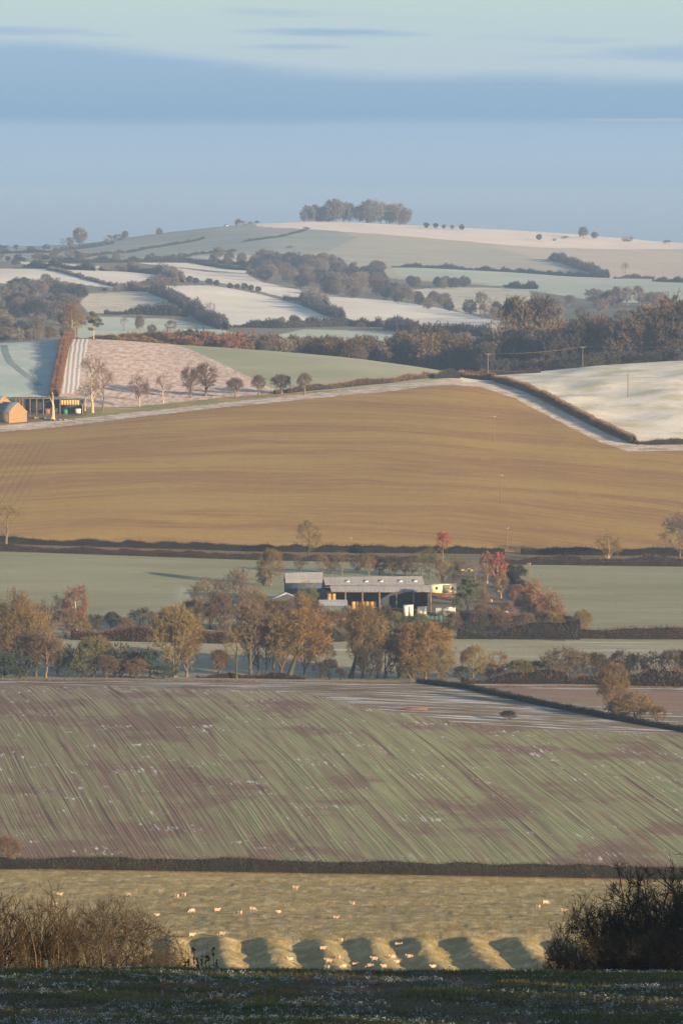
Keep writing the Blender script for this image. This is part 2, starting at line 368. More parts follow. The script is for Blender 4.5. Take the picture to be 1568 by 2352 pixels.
M = {}
M['foreground_grass'] = field_mat('bank turf', (0.045, 0.052, 0.020), (0.070, 0.045, 0.030), None, (0.35, 0.12), (9, 5), grain=0.5, bmp=0.9, bd=0.08)
M['pasture'] = field_mat('grazed pasture', (0.235, 0.175, 0.058), (0.32, 0.235, 0.09), (0.62, 0.51, 0.36), (1/22, 1/18), (2.4, 1.3), (1/2.6, 1/7), 0.42, 0.78, 0.60, grain=0.42, bmp=1.0, bd=0.35)
M['crop'] = crop_mat()
M['headland'] = field_mat('frozen headland', (0.135, 0.085, 0.062), (0.20, 0.165, 0.11), (0.55, 0.57, 0.60), (1/26, 1/5), (1.2, .5), (1/22, 1/3.2), 0.50, 0.64, 0.85, grain=0.3)
M['red_soil'] = field_mat('red ploughland', (0.20, 0.125, 0.092), (0.235, 0.165, 0.125), None, (1/26, 1/5), (1.2, .5), grain=0.25)
M['meadow'] = field_mat('riverside meadow', (0.225, 0.215, 0.145), (0.28, 0.26, 0.19), (0.42, 0.42, 0.42), (1/40, 1/9), (0.8, .4), (1/60, 1/6), 0.55, 0.72, 0.8, grain=0.16)
M['green'] = field_mat('winter pasture', (0.205, 0.205, 0.115), (0.255, 0.245, 0.16), (0.31, 0.30, 0.22), (1/60, 1/30), (0.9, .5), (1/45, 1/12), 0.45, 0.75, 0.6, grain=0.14)
M['verge'] = field_mat('road verge', (0.14, 0.10, 0.06), (0.18, 0.15, 0.08), None, (1/20, 1/5), (1, 1), grain=0.3)
M['yard'] = field_mat('farm yard', (0.12, 0.095, 0.060), (0.17, 0.135, 0.090), (0.26, 0.24, 0.2), (1/9, 1/6), (1.5, 1), (1/8, 1/8), 0.55, 0.75, 0.6, grain=0.3)
M['brown'] = brown_mat()
M['strip'] = field_mat('frosted field edge', (0.34, 0.25, 0.17), (0.48, 0.39, 0.32), (0.64, 0.58, 0.55), (1/12, 1/8), (0.8, .35), (1/5, 1/5), 0.4, 0.66, 0.8, grain=0.25, bmp=0.9, bd=0.5)
M['bank'] = field_mat('rough bank', (0.20, 0.19, 0.075), (0.32, 0.24, 0.10), (0.5, 0.5, 0.45), (1/10, 1/8), (1, .4), (1/12, 1/8), 0.55, 0.75, 0.5, grain=0.3)
M['blue'] = field_mat('bluish frosty grass', (0.30, 0.37, 0.36), (0.38, 0.42, 0.40), (0.52, 0.55, 0.55), (1/30, 1/30), (0.6, .3), (1/16, 1/30), 0.45, 0.75, 0.6, grain=0.12)  # blue-green frosted grass
M['pink'] = pink_mat()
M['ruts'] = wheel_mat()
M['sage'] = field_mat('sown field', (0.28, 0.285, 0.19), (0.34, 0.335, 0.235), None, (1/80, 1/60), (0.5, .2), grain=0.10)
M['white'] = field_mat('white pasture', (0.48, 0.43, 0.29), (0.62, 0.57, 0.46), (0.76, 0.70, 0.64), (1/16, 1/22), (0.6, .25), (1/14, 1/18), 0.38, 0.64, 0.8, grain=0.14, bmp=0.3, bd=0.4)
M['snow'] = field_mat('hoar frosted field', (0.66, 0.62, 0.55), (0.74, 0.70, 0.64), None, (1/60, 1/120), (0.12, .05), grain=0.10, bmp=0.4, bd=1.0)
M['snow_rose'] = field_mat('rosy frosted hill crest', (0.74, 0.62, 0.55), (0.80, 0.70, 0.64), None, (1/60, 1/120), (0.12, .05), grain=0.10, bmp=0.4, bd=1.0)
M['snow_dull'] = field_mat('thinly frosted field', (0.47, 0.43, 0.33), (0.62, 0.57, 0.46), None, (1/35, 1/60), (0.12, .05), grain=0.12, bmp=0.4, bd=1.0)
M['frostgreen'] = field_mat('frosty green field', (0.40, 0.46, 0.37), (0.50, 0.52, 0.43), None, (1/60, 1/90), (0.12, .05), grain=0.08)
M['hill'] = field_mat('hill pasture', (0.39, 0.37, 0.29), (0.48, 0.43, 0.34), None, (1/160, 1/90), (0.10, .04), grain=0.12)
M['hill_blue'] = field_mat('shade-blue hill pasture', (0.25, 0.28, 0.245), (0.34, 0.345, 0.30), (0.46, 0.48, 0.50), (1/140, 1/70), (0.10, .04), (1/120, 1/40), 0.5, 0.75, 0.6, grain=0.12)  # bluish shade of the hill face put into the colour, with frost
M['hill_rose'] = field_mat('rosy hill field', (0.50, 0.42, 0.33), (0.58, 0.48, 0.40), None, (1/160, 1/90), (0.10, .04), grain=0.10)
M['valley'] = field_mat('valley ground', (0.16, 0.14, 0.10), (0.20, 0.17, 0.12), None, (1/60, 1/60), (0.3, .2), grain=0.2)
M['dark'] = field_mat('ditch side', (0.055, 0.05, 0.035), (0.09, 0.07, 0.05), (0.3, 0.3, 0.3), (1/6, 1/4), (1, 1), (1/10, 1/3), 0.6, 0.8, 0.4, grain=0.3)

# ------------------------------------------------------------------ fields: outlines on the frame, each with its range of distances
BIG = 9000
FIELDS = [  # name, material, ymin, ymax, polygon in (u, v); later ones lie over earlier ones
 ('foreground_bank', 'foreground_grass', 0, 210, None),
 ('sheep_pasture', 'pasture', 210, 1095, None),
 ('crop_field', 'crop', 1095, 1452, None),
 ('field_headland', 'headland', 1200, 1452, [(-BIG, 1560), (-BIG, 1574), (300, 1576), (560, 1583), (700, 1592), (880, 1632), (1060, 1660), (1250, 1676), (1568, 1688), (BIG, 1690), (BIG, 1540), (700, 1540)]),
 ('ploughed_strip', 'red_soil', 1300, 1452, [(1080, 1578), (1568, 1588), (BIG, 1590), (BIG, 1640), (1568, 1641), (1400, 1626), (1230, 1603)]),
 ('riverside_meadow', 'meadow', 1452, 1545, None),
 ('farm_meadow', 'green', 1545, 1796, None),
 ('farm_yard', 'yard', 1545, 1780, [(620, 1425), (640, 1370), (740, 1350), (1000, 1350), (1060, 1300), (1150, 1292), (1190, 1335), (1270, 1425), (1300, 1475), (1000, 1440)]),
 ('road_verge', 'verge', 1796, 1838, None),
 ('brown_field', 'brown', 1838, 2600, None),
 ('frosted_field_edge', 'strip', 2050, 2500, [(-BIG, 960), (0, 978), (200, 958), (400, 934), (600, 914), (800, 894), (990, 868), (1040, 868), (1130, 874), (1200, 898), (1300, 950), (1400, 1000), (1460, 1022), (BIG, 1022),
   (BIG, 1037), (1440, 1036), (1380, 1017), (1300, 977), (1240, 946), (1180, 914), (1100, 888), (1040, 884), (990, 886), (900, 898), (700, 917), (500, 937), (300, 960), (100, 984), (0, 992), (-BIG, 1030)]),
 ('rough_bank', 'bank', 2100, 2600, [(150, 965), (150, 935), (300, 935), (500, 915), (700, 902), (900, 885), (1000, 868), (990, 874), (800, 895), (600, 915), (400, 938), (250, 953)]),
 ('stackyard', 'yard', 2050, 2600, [(-400, 985), (-400, 920), (200, 915), (200, 955), (100, 968), (0, 974)]),
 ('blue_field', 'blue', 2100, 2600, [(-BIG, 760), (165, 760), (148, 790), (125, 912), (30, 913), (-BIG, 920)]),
 ('rimed_stubble_field', 'pink', 2100, 2600, [(165, 760), (260, 760), (385, 785), (440, 803), (500, 830), (600, 878), (650, 902), (500, 914), (300, 935), (150, 935), (120, 912), (148, 790)]),
 ('rutted_headland', 'ruts', 2100, 2600, [(166, 760), (210, 765), (188, 850), (180, 900), (143, 905), (150, 850), (160, 790)]),
 ('sage_field', 'sage', 2100, 2600, [(385, 785), (360, 760), (1060, 820), (1055, 866), (1000, 874), (900, 885), (780, 896), (650, 903), (600, 879), (500, 831), (440, 804)]),
 ('white_pasture', 'white', 2080, 2700, [(1062, 878), (1050, 860), (1100, 800), (BIG, 740), (BIG, 1016), (1458, 1016), (1380, 985), (1280, 930), (1200, 893), (1130, 876)]),
 ('valley_ground', 'valley', 2600, 6000, None),
 ('valley_slope', 'frostgreen', 3000, 4200, [(170, 740), (230, 727), (400, 733), (490, 752), (520, 760), (560, 772), (500, 790), (170, 785)]),
 ('valley_pasture', 'frostgreen', 3000, 4200, [(640, 768), (700, 756), (930, 763), (905, 785), (800, 800), (640, 790)]),
 ('hill_pasture', 'hill', 3900, BIG, [(560, 500), (BIG, 480), (BIG, 700), (1500, 700), (1180, 660), (900, 640), (620, 600)]),
 ('shade_blue_hill_pasture', 'hill_blue', 3900, BIG, [(-BIG, 540), (380, 520), (520, 505), (640, 524), (760, 524), (820, 545), (760, 575), (600, 600), (300, 600), (-BIG, 598)]),
 ('dull_hill_foot', 'snow_dull', 3900, BIG, [(330, 598), (420, 590), (560, 585), (640, 590), (600, 612), (450, 606)]),
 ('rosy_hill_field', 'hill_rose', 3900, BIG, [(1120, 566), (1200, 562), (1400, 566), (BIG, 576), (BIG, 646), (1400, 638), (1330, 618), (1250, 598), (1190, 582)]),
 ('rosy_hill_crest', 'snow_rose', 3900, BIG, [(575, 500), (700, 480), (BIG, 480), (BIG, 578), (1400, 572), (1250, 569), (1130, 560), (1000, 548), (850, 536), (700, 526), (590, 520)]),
 ('lower_hill_pasture', 'frostgreen', 3500, BIG, [(900, 614), (1050, 618), (1400, 639), (BIG, 644), (BIG, 705), (1400, 695), (1200, 665), (1050, 640), (920, 636)]),
 ('white_far_field', 'snow', 3300, BIG, [(-BIG, 617), (0, 617), (220, 620), (330, 626), (392, 633), (384, 641), (295, 648), (275, 662), (205, 655), (150, 646), (110, 648), (60, 655), (0, 650), (-BIG, 650)]),
 ('white_strip_field', 'snow', 3300, BIG, [(40, 602), (75, 601), (230, 611), (226, 617), (60, 609)]),
 ('white_upper_field', 'snow', 3300, BIG, [(280, 598), (400, 602), (572, 622), (560, 628), (430, 616), (330, 606)]),
 ('dull_square_field', 'snow_dull', 3200, BIG, [(183, 695), (205, 674), (350, 670), (372, 676), (430, 720), (300, 724), (205, 718)]),
 ('white_long_field', 'snow', 3300, BIG, [(405, 615), (470, 624), (570, 630), (600, 648), (700, 668), (784, 682), (900, 690), (1000, 706), (1100, 728), (1150, 738), (1150, 760), (1110, 768), (960, 763), (900, 748), (815, 737), (760, 716), (735, 695), (640, 680), (540, 655), (430, 640)]),
 ('white_middle_field', 'snow', 3200, BIG, [(330, 660), (410, 656), (480, 655), (530, 662), (600, 676), (650, 690), (700, 704), (790, 731), (812, 741), (700, 749), (620, 751), (540, 749), (505, 746), (470, 726), (420, 690), (385, 668)]),
 ('white_field_by_the_wood', 'snow_dull', 3300, BIG, [(930, 668), (1000, 660), (1210, 660), (1225, 690), (1200, 725), (1060, 718), (1000, 690)]),
]
def in_poly(px, py, poly):
    ins = np.zeros(px.shape, bool); n = len(poly)
    for i in range(n):
        x0, y0 = poly[i]; x1, y1 = poly[(i+1) % n]
        if y0 == y1: continue
        c = ((y0 > py) != (y1 > py)) & (px < (x1-x0)*(py-y0)/(y1-y0)+x0)
        ins ^= c
    return ins

def build_ground():
    # distances: close together where the ground is seen, wide apart where it is hidden
    yy = np.concatenate([np.linspace(2, 100, 20), np.arange(101, 160, 0.5), np.arange(160, 840, 8), np.arange(840, 1100, 0.5), np.geomspace(1100, 12500, 7000), np.linspace(12600, 14030, 10)])
    dens = np.zeros(len(yy)-1)
    for u in (-20, 200, 500, 800, 1050, 1300, 1560):
        x = (u-784)/F*yy; v = HZ-(hermite(np.full(len(yy), float(u)), yy)-ZC)/yy*F
        m = np.minimum.accumulate(v); vis = np.maximum(0, m[:-1]-np.minimum(m[:-1], v[1:])); dens = np.maximum(dens, vis)
    dens = np.minimum(dens, 60)/2.1+np.diff(yy)/60.0*(yy[:-1] < 12500)+np.diff(yy)/600.0
    cum = np.concatenate([[0], np.cumsum(dens)]); nr = int(cum[-1])
    Y = np.interp(np.linspace(0, cum[-1], nr), cum, yy)
    inner = np.arange(-60, 1629, 2.7)
    left = -60-np.cumsum(np.geomspace(4, 260, 42)); right = 1628-(-np.cumsum(np.geomspace(4, 260, 42)))
    U = np.concatenate([left[::-1], inner, right])
    UU, YY = np.meshgrid(U, Y); XX = (UU-784)/F*YY
    ZZ = height(XX, YY)
    uc = (UU[:-1, :-1]+UU[1:, 1:])/2; yc = (YY[:-1, :-1]+YY[1:, 1:])/2
    zc = (ZZ[:-1, :-1]+ZZ[1:, 1:])/2; vc = HZ-(zc-ZC)/yc*F
    # borders waver a little, as real ones do
    uw = uc+1.5*vnoise(uc/9, vc/3, 11); vw = vc+1.1*vnoise(uc/23, vc/9, 12)
    fid = np.zeros(uc.shape, int)
    for i, (nm, mt, y0, y1, poly) in enumerate(FIELDS):
        y0, y1 = float(far_y(y0)), float(far_y(y1)); k = (yc >= y0) & (yc < y1)
        if poly is not None: k &= in_poly(uw, vw, poly)
        else:
            k = (yc >= y0) if nm != 'valley_ground' else (yc >= y0)
        fid[k] = i
    V = np.stack([XX, YY, ZZ], -1).reshape(-1, 3); nu = len(U)
    r, c = np.meshgrid(np.arange(len(Y)-1), np.arange(nu-1), indexing='ij'); a = r*nu+c
    Q = np.stack([a, a+1, a+1+nu, a+nu], -1).reshape(-1, 4); fid = fid.ravel()
    print('ground quads', len(Q), 'rows', nr)
    for i, (nm, mt, y0, y1, poly) in enumerate(FIELDS):
        q = Q[fid == i]
        if not len(q): print('EMPTY FIELD', nm); continue
        used, inv = np.unique(q, return_inverse=True)
        me = mesh_np(nm, V[used], inv.reshape(-1, 4), [M[mt]], smooth=True)
        tag(link(nm, me), kind='structure')
build_ground()

# ------------------------------------------------------------------ haze
def build_haze():
    m = bpy.data.materials.new('valley haze'); m.use_nodes = True; t = NT(m.node_tree); t.n.clear()
    out = t.add('ShaderNodeOutputMaterial'); pv = t.add('ShaderNodeVolumePrincipled')
    pv.inputs['Color'].default_value = HAZE_COL+(1,); pv.inputs['Density'].default_value = HAZE; pv.inputs['Anisotropy'].default_value = 0.5
    t.l.new(pv.outputs[0], out.inputs['Volume'])
    x0, x1, y0, y1, z0, z1 = -7800, 7800, -600, 14300, -8, 300
    V = [(x, y, z) for z in (z0, z1) for y in (y0, y1) for x in (x0, x1)]
    Fc = [(0, 2, 3, 1), (4, 5, 7, 6), (0, 1, 5, 4), (2, 6, 7, 3), (0, 4, 6, 2), (1, 3, 7, 5)]
    tag(link('haze', mesh_np('haze', V, Fc, [m])), kind='stuff')
HAZE, HAZE_COL = 0.000100, (0.60, 0.765, 1.0)
build_haze()
# ------------------------------------------------------------------ mesh building
class MB:
    """collects triangles and quads (as triangles) for one mesh"""
    def __init__(s): s.v = []; s.f = []; s.n = 0
    def addv(s, V, Fc):
        V = np.asarray(V, float).reshape(-1, 3); Fc = np.asarray(Fc, int)
        if Fc.shape[1] == 4: Fc = np.concatenate([Fc[:, [0, 1, 2]], Fc[:, [0, 2, 3]]])
        s.v.append(V); s.f.append(Fc+s.n); s.n += len(V)
    def box(s, c, size, rz=0.0):
        x, y, z = [k/2 for k in size]
        P = np.array([(a, b, d) for d in (-z, z) for b in (-y, y) for a in (-x, x)])
        if rz: ca, sa = math.cos(rz), math.sin(rz); P = np.stack([P[:, 0]*ca-P[:, 1]*sa, P[:, 0]*sa+P[:, 1]*ca, P[:, 2]], 1)
        s.addv(P+np.array(c), [(0, 2, 3, 1), (4, 5, 7, 6), (0, 1, 5, 4), (2, 6, 7, 3), (0, 4, 6, 2), (1, 3, 7, 5)])
    def tube(s, pts, rad, n=5, cap=True):
        P = np.asarray(pts, float); m = len(P); rad = np.broadcast_to(np.asarray(rad, float), (m,))
        T = np.gradient(P, axis=0); T /= np.maximum(np.linalg.norm(T, axis=1, keepdims=True), 1e-9)
        ref = np.array([0.31, 0.95, 0.05]) if abs(T[0, 1]) < 0.8 else np.array([1.0, 0.1, 0.0])
        A = np.cross(T, ref); A /= np.maximum(np.linalg.norm(A, axis=1, keepdims=True), 1e-9); B = np.cross(T, A)
        th = np.arange(n)*2*np.pi/n
        V = P[:, None]+rad[:, None, None]*(np.cos(th)[None, :, None]*A[:, None]+np.sin(th)[None, :, None]*B[:, None])
        i, j = np.meshgrid(np.arange(m-1), np.arange(n), indexing='ij'); j2 = (j+1) % n
        Q = np.stack([i*n+j, i*n+j2, (i+1)*n+j2, (i+1)*n+j], -1).reshape(-1, 4)
        s.addv(V.reshape(-1, 3), Q)
        if cap:
            s.f.append(np.array([(s.n-n, s.n-n+k, s.n-n+k+1) for k in range(1, n-1)])); s.f.append(np.array([(s.n-m*n, s.n-m*n+k+1, s.n-m*n+k) for k in range(1, n-1)]))
    def slivers(s, P, D, L, W, rng):
        """thin twigs: one long triangle each, P base, D direction, L length, W width"""
        n = len(P); D = D/np.maximum(np.linalg.norm(D, axis=1, keepdims=True), 1e-9)
        S = np.cross(D, rng.normal(size=(n, 3))); S /= np.maximum(np.linalg.norm(S, axis=1, keepdims=True), 1e-9)
        W = np.broadcast_to(W, (n,))[:, None]; L = np.broadcast_to(L, (n,))[:, None]
        V = np.stack([P-S*W/2, P+S*W/2, P+D*L], 1).reshape(-1, 3)
        s.addv(V, np.arange(3*n).reshape(-1, 3))
    def build(s, name, mats=(), smooth=False):
        return mesh_np(name, np.concatenate(s.v), np.concatenate(s.f), mats, smooth)
def obj(name, mb, mat, parent=None, loc=None, smooth=False):
    return link(name, mb.build(name, [mat], smooth), parent, loc)

def plain(name, c, c2=None, scale=2.0, rough=0.85, vary=0.0, spec=0.2, metal=0.0, bm=0.0, stretch=(1, 1, 1)):
    """solid surface with a second tone in soft patches; vary = brightness difference from object to object"""
    m, t, b = new_mat(name); b.inputs['Roughness'].default_value = rough; b.inputs['Specular IOR Level'].default_value = spec; b.inputs['Metallic'].default_value = metal
    tc = t.add('ShaderNodeTexCoord')
    n = t.noise(t.vmath('MULTIPLY', tc.outputs['Object'], stretch), scale, 4.0, 0.6)
    col = t.mix(t.ramp(n, 0.35, 0.65), c, c2 or tuple(k*0.8 for k in c))
    if vary:
        oi = t.add('ShaderNodeObjectInfo'); k = t.math('ADD', 1.0-vary, t.math('MULTIPLY', oi.outputs['Random'], 2*vary))
        h = t.add('ShaderNodeHueSaturation'); t.put(h.inputs['Color'], col); t.put(h.inputs['Value'], k)
        t.put(h.inputs['Hue'], t.math('ADD', 0.5-vary*0.05, t.math('MULTIPLY', oi.outputs['Random'], vary*0.10)))
        col = h.outputs[0]
    t.l.new(col, b.inputs['Base Color'])
    if bm: bump(t, b, n, bm, 0.05)
    return m
def twig_mat(name, c, c2, vary=0.15):
    return plain(name, c, c2, scale=0.35, rough=0.9, vary=vary, spec=0.1)
T = {
 'hedgeshade': twig_mat('shade-dark hedge heart', (0.013, 0.011, 0.008), (0.009, 0.008, 0.006)), 'shrub': twig_mat('shrub twigs', (0.055, 0.037, 0.021), (0.035, 0.025, 0.015)), 'shrubgrey': twig_mat('grey shrub twigs', (0.055, 0.042, 0.031), (0.037, 0.029, 0.022)),
 'ochre': twig_mat('ochre twigs', (0.170, 0.118, 0.046), (0.115, 0.082, 0.036)), 'brown': twig_mat('brown twigs', (0.145, 0.096, 0.062), (0.10, 0.070, 0.048)),
 'orange': twig_mat('orange twigs', (0.215, 0.132, 0.045), (0.15, 0.095, 0.036)), 'grey': twig_mat('grey twigs', (0.15, 0.115, 0.085), (0.11, 0.088, 0.07)),
 'dark': twig_mat('dark twigs', (0.065, 0.052, 0.038), (0.045, 0.037, 0.030)), 'olive': twig_mat('olive ivy and twigs', (0.12, 0.105, 0.045), (0.085, 0.08, 0.035)),
 'green': twig_mat('dark evergreen leaves', (0.055, 0.066, 0.034), (0.04, 0.05, 0.03)), 'pine': twig_mat('pine needles', (0.10, 0.105, 0.06), (0.07, 0.08, 0.05)),
 'russet': twig_mat('russet twigs', (0.185, 0.095, 0.06), (0.135, 0.075, 0.05)), 'red': twig_mat('red autumn leaves', (0.27, 0.075, 0.04), (0.19, 0.065, 0.036)),
 'redhedge': twig_mat('red-brown hedge', (0.12, 0.062, 0.04), (0.075, 0.044, 0.03)), 'hedge': twig_mat('clipped hedge', (0.22, 0.13, 0.07), (0.15, 0.09, 0.05)),
 'nearhedge': twig_mat('olive brown hedge', (0.068, 0.052, 0.019), (0.042, 0.034, 0.014)),
 'far': twig_mat('distant twigs', (0.15, 0.115, 0.095), (0.11, 0.09, 0.075), 0.3), 'fardark': twig_mat('distant dark hedge', (0.050, 0.044, 0.040), (0.034, 0.032, 0.030), 0.2),
 'wood': twig_mat('wood twigs', (0.088, 0.060, 0.040), (0.058, 0.042, 0.031), 0.35), 'rust': twig_mat('rusty dead fronds', (0.19, 0.100, 0.055), (0.135, 0.072, 0.042)),
 'thorn': twig_mat('dark thorn twigs', (0.036, 0.029, 0.021), (0.024, 0.020, 0.016)), 'sallow': twig_mat('sallow twigs', (0.135, 0.082, 0.045), (0.095, 0.062, 0.038)),
}
BARK = {'bark': plain('brown bark', (0.15, 0.11, 0.075), (0.10, 0.075, 0.055), 3, vary=0.1), 'pale': plain('lighter brown bark', (0.40, 0.29, 0.17), (0.27, 0.2, 0.12), 3, vary=0.1),  # the pale one is a lighter brown for some trunks
        'birch': plain('white birch bark', (0.72, 0.60, 0.45), (0.42, 0.32, 0.24), 5), 'ivy': plain('ivy covered bark', (0.060, 0.058, 0.034), (0.04, 0.042, 0.028), 4, vary=0.1),
        'darkbark': plain('dark bark', (0.08, 0.065, 0.05), (0.055, 0.045, 0.04), 3, vary=0.1)}

# ------------------------------------------------------------------ trees; every shape is one unit tall and is scaled when it is planted
def rdir(rng, n): d = rng.normal(size=(n, 3)); return d/np.linalg.norm(d, axis=1, keepdims=True)
def curve(a, b, n, rng, sag, wob):
    t = np.linspace(0, 1, n)[:, None]; P = a+(b-a)*t; L = np.linalg.norm(b-a)
    P = P+np.array([0, 0, 1.0])*(sag*L*np.sin(np.pi*t))
    w = np.cumsum(rng.normal(size=(n, 3))*wob*L/n, axis=0); w = w-t*w[-1]; return P+w
def lumps(rng, n=9):
    D = rdir(rng, n); A = rng.uniform(-0.26, 0.32, n)
    return lambda d: 1+(A[None]*np.exp(-(1-d@D.T)*7)).sum(1)
def tree_shape(seed, w=0.75, base=0.22, top=1.0, limbs=11, subs=9, twigs=7, tl=0.075, tw=0.006, lean=0.0, stems=1, trunk_r=0.028, flat=0.0, drop=0.0, up=0.35,
               fine=4, leaf=False, egg=0.0, sparse=1.0):
    """bare crown as real branches: trunk -> limbs -> branches -> thin twigs that fill a lumpy crown"""
    rng = np.random.RandomState(seed); tk = MB(); cr = MB(); lump = lumps(rng)
    c = np.array([lean*0.8, 0, (base+top)/2]); rx = w/2; rz = (top-base)/2
    def shell(d, r):
        q = lump(d)[:, None]*r[:, None]*d
        zz = q[:, 2]*rz
        wid = rx*(1+egg*q[:, 2])                              # egg > 0 wider above
        return c+np.stack([q[:, 0]*wid, q[:, 1]*wid, zz*(1-flat*0.3)], 1)
    st = []
    for k in range(stems):
        off = np.array([rng.uniform(-1, 1), rng.uniform(-1, 1), 0])*(0.05*w if stems > 1 else 0)
        e = c+np.array([0, 0, rz*0.55])+(rdir(rng, 1)[0]*np.array([rx*0.55, rx*0.55, rz*0.25]) if stems > 1 else rdir(rng, 1)[0]*0.03)
        P = curve(off, e, 9, rng, 0, 0.10); t = np.linspace(0, 1, 9)
        r = trunk_r*(1-0.86*t**0.8)/(stems**0.4); r[0] *= 1.35
        tk.tube(P, r, 6, cap=False); st.append((P, r))
    for i in range(limbs):
        P, r = st[i % stems]; f = rng.uniform(max(0.12, base*0.8), 0.9); x = f*8; k = int(x); a = P[k]+(P[min(k+1, 8)]-P[k])*(x-k); ra = np.interp(x, np.arange(9), r)
        th = 2.4*i+rng.uniform(-0.4, 0.4); el = (f*1.6-0.75)+rng.uniform(-0.25, 0.25)+up*0.4
        d = np.array([[math.cos(th)*math.cos(el), math.sin(th)*math.cos(el), math.sin(el)]])
        b = shell(d, np.array([rng.uniform(0.72, 0.95)]))[0]
        if b[2] < a[2]-0.02 and not drop: b[2] = a[2]+rng.uniform(0, 0.05)
        Q = curve(a, b, 6, rng, 0.10-drop, 0.22); rr = ra*0.62*(1-0.85*np.linspace(0, 1, 6)); rr = np.maximum(rr, 0.0022)
        (tk if ra > trunk_r*0.45 else cr).tube(Q, rr, 4, cap=False)
        for j in range(subs):
            g = rng.uniform(0.22, 1.0); y = g*5; k2 = min(int(y), 4); a2 = Q[k2]+(Q[k2+1]-Q[k2])*(y-k2)
            dd = (a2-c)/np.array([rx, rx, rz]); dd = dd/max(np.linalg.norm(dd), 1e-6)+rdir(rng, 1)[0]*0.75; dd[2] += up*0.5-drop; dd /= np.linalg.norm(dd)
            b2 = shell(dd[None], np.array([rng.uniform(0.78, 1.0)]))[0]
            v = b2-a2; L = np.linalg.norm(v); mx = 0.26*w+0.06
            if L > mx: b2 = a2+v*mx/L
            S = curve(a2, b2, 4, rng, 0.08-drop, 0.25); cr.tube(S, np.array([0.0042, 0.0034, 0.0026, 0.0016])*(tw/0.006)**0.5, 3, cap=False)
            n = fine; g2 = rng.uniform(0.15, 1.0, n); idx = np.minimum((g2*3).astype(int), 2); A2 = S[idx]+(S[idx+1]-S[idx])*(g2*3-idx)[:, None]
            v2 = (S[-1]-S[0]); v2 = v2/max(np.linalg.norm(v2), 1e-6)
            D2 = v2*0.9+rdir(rng, n)*0.9; D2[:, 2] += up*0.7-drop*1.5; D2 /= np.linalg.norm(D2, axis=1, keepdims=True)
            L2 = tl*rng.uniform(0.7, 1.7, n); cr.slivers(A2, D2, L2*1.2, tw*1.2, rng)
            m = int(twigs*n*sparse); k3 = rng.randint(0, n, m); A3 = A2[k3]+D2[k3]*(L2[k3]*rng.uniform(0.1, 1.0, m))[:, None]
            D3 = D2[k3]*0.7+rdir(rng, m); D3[:, 2] += up*0.5-drop*1.5
            if leaf: cr.slivers(A3, D3, tl*rng.uniform(0.3, 0.7, m), tw*4.0, rng)
            else: cr.slivers(A3, D3, tl*rng.uniform(0.5, 1.3, m), tw, rng)
    return tk, cr
def shape(nm, **k):
    tk, cr = tree_shape(**k); return (tk.build(nm+'_trunk'), cr.build(nm+'_crown'))
def pine_shape(seed):
    rng = np.random.RandomState(seed); tk = MB(); cr = MB()
    P = curve(np.zeros(3), np.array([0.03, 0, 0.93]), 9, rng, 0, 0.06); tk.tube(P, 0.024*(1-0.75*np.linspace(0, 1, 9)), 6, cap=False)
    for i in range(17):
        f = rng.uniform(0.42, 0.98); a = P[int(f*8)]; th = i*2.4; L = 0.34*math.sqrt(max(0.05, 1-((f-0.62)/0.42)**2))*rng.uniform(0.6, 1.1)
        b = a+np.array([math.cos(th)*L, math.sin(th)*L, rng.uniform(-0.02, 0.08)]); Q = curve(a, b, 5, rng, 0.10, 0.15); tk.tube(Q, np.linspace(0.010, 0.003, 5), 4, cap=False)
        for j in range(9):
            c = Q[rng.randint(1, 5)]+rdir(rng, 1)[0]*0.035; n = 70; D = rdir(rng, n); R0 = np.array([0.075, 0.075, 0.038])*rng.uniform(0.7, 1.2)
            cr.slivers(c+D*R0*rng.uniform(0.3, 1, (n, 1)), D+np.array([0, 0, 0.4]), 0.035, 0.011, rng)
    return tk.build('pine_trunk'), cr.build('pine_crown')
SH = {}
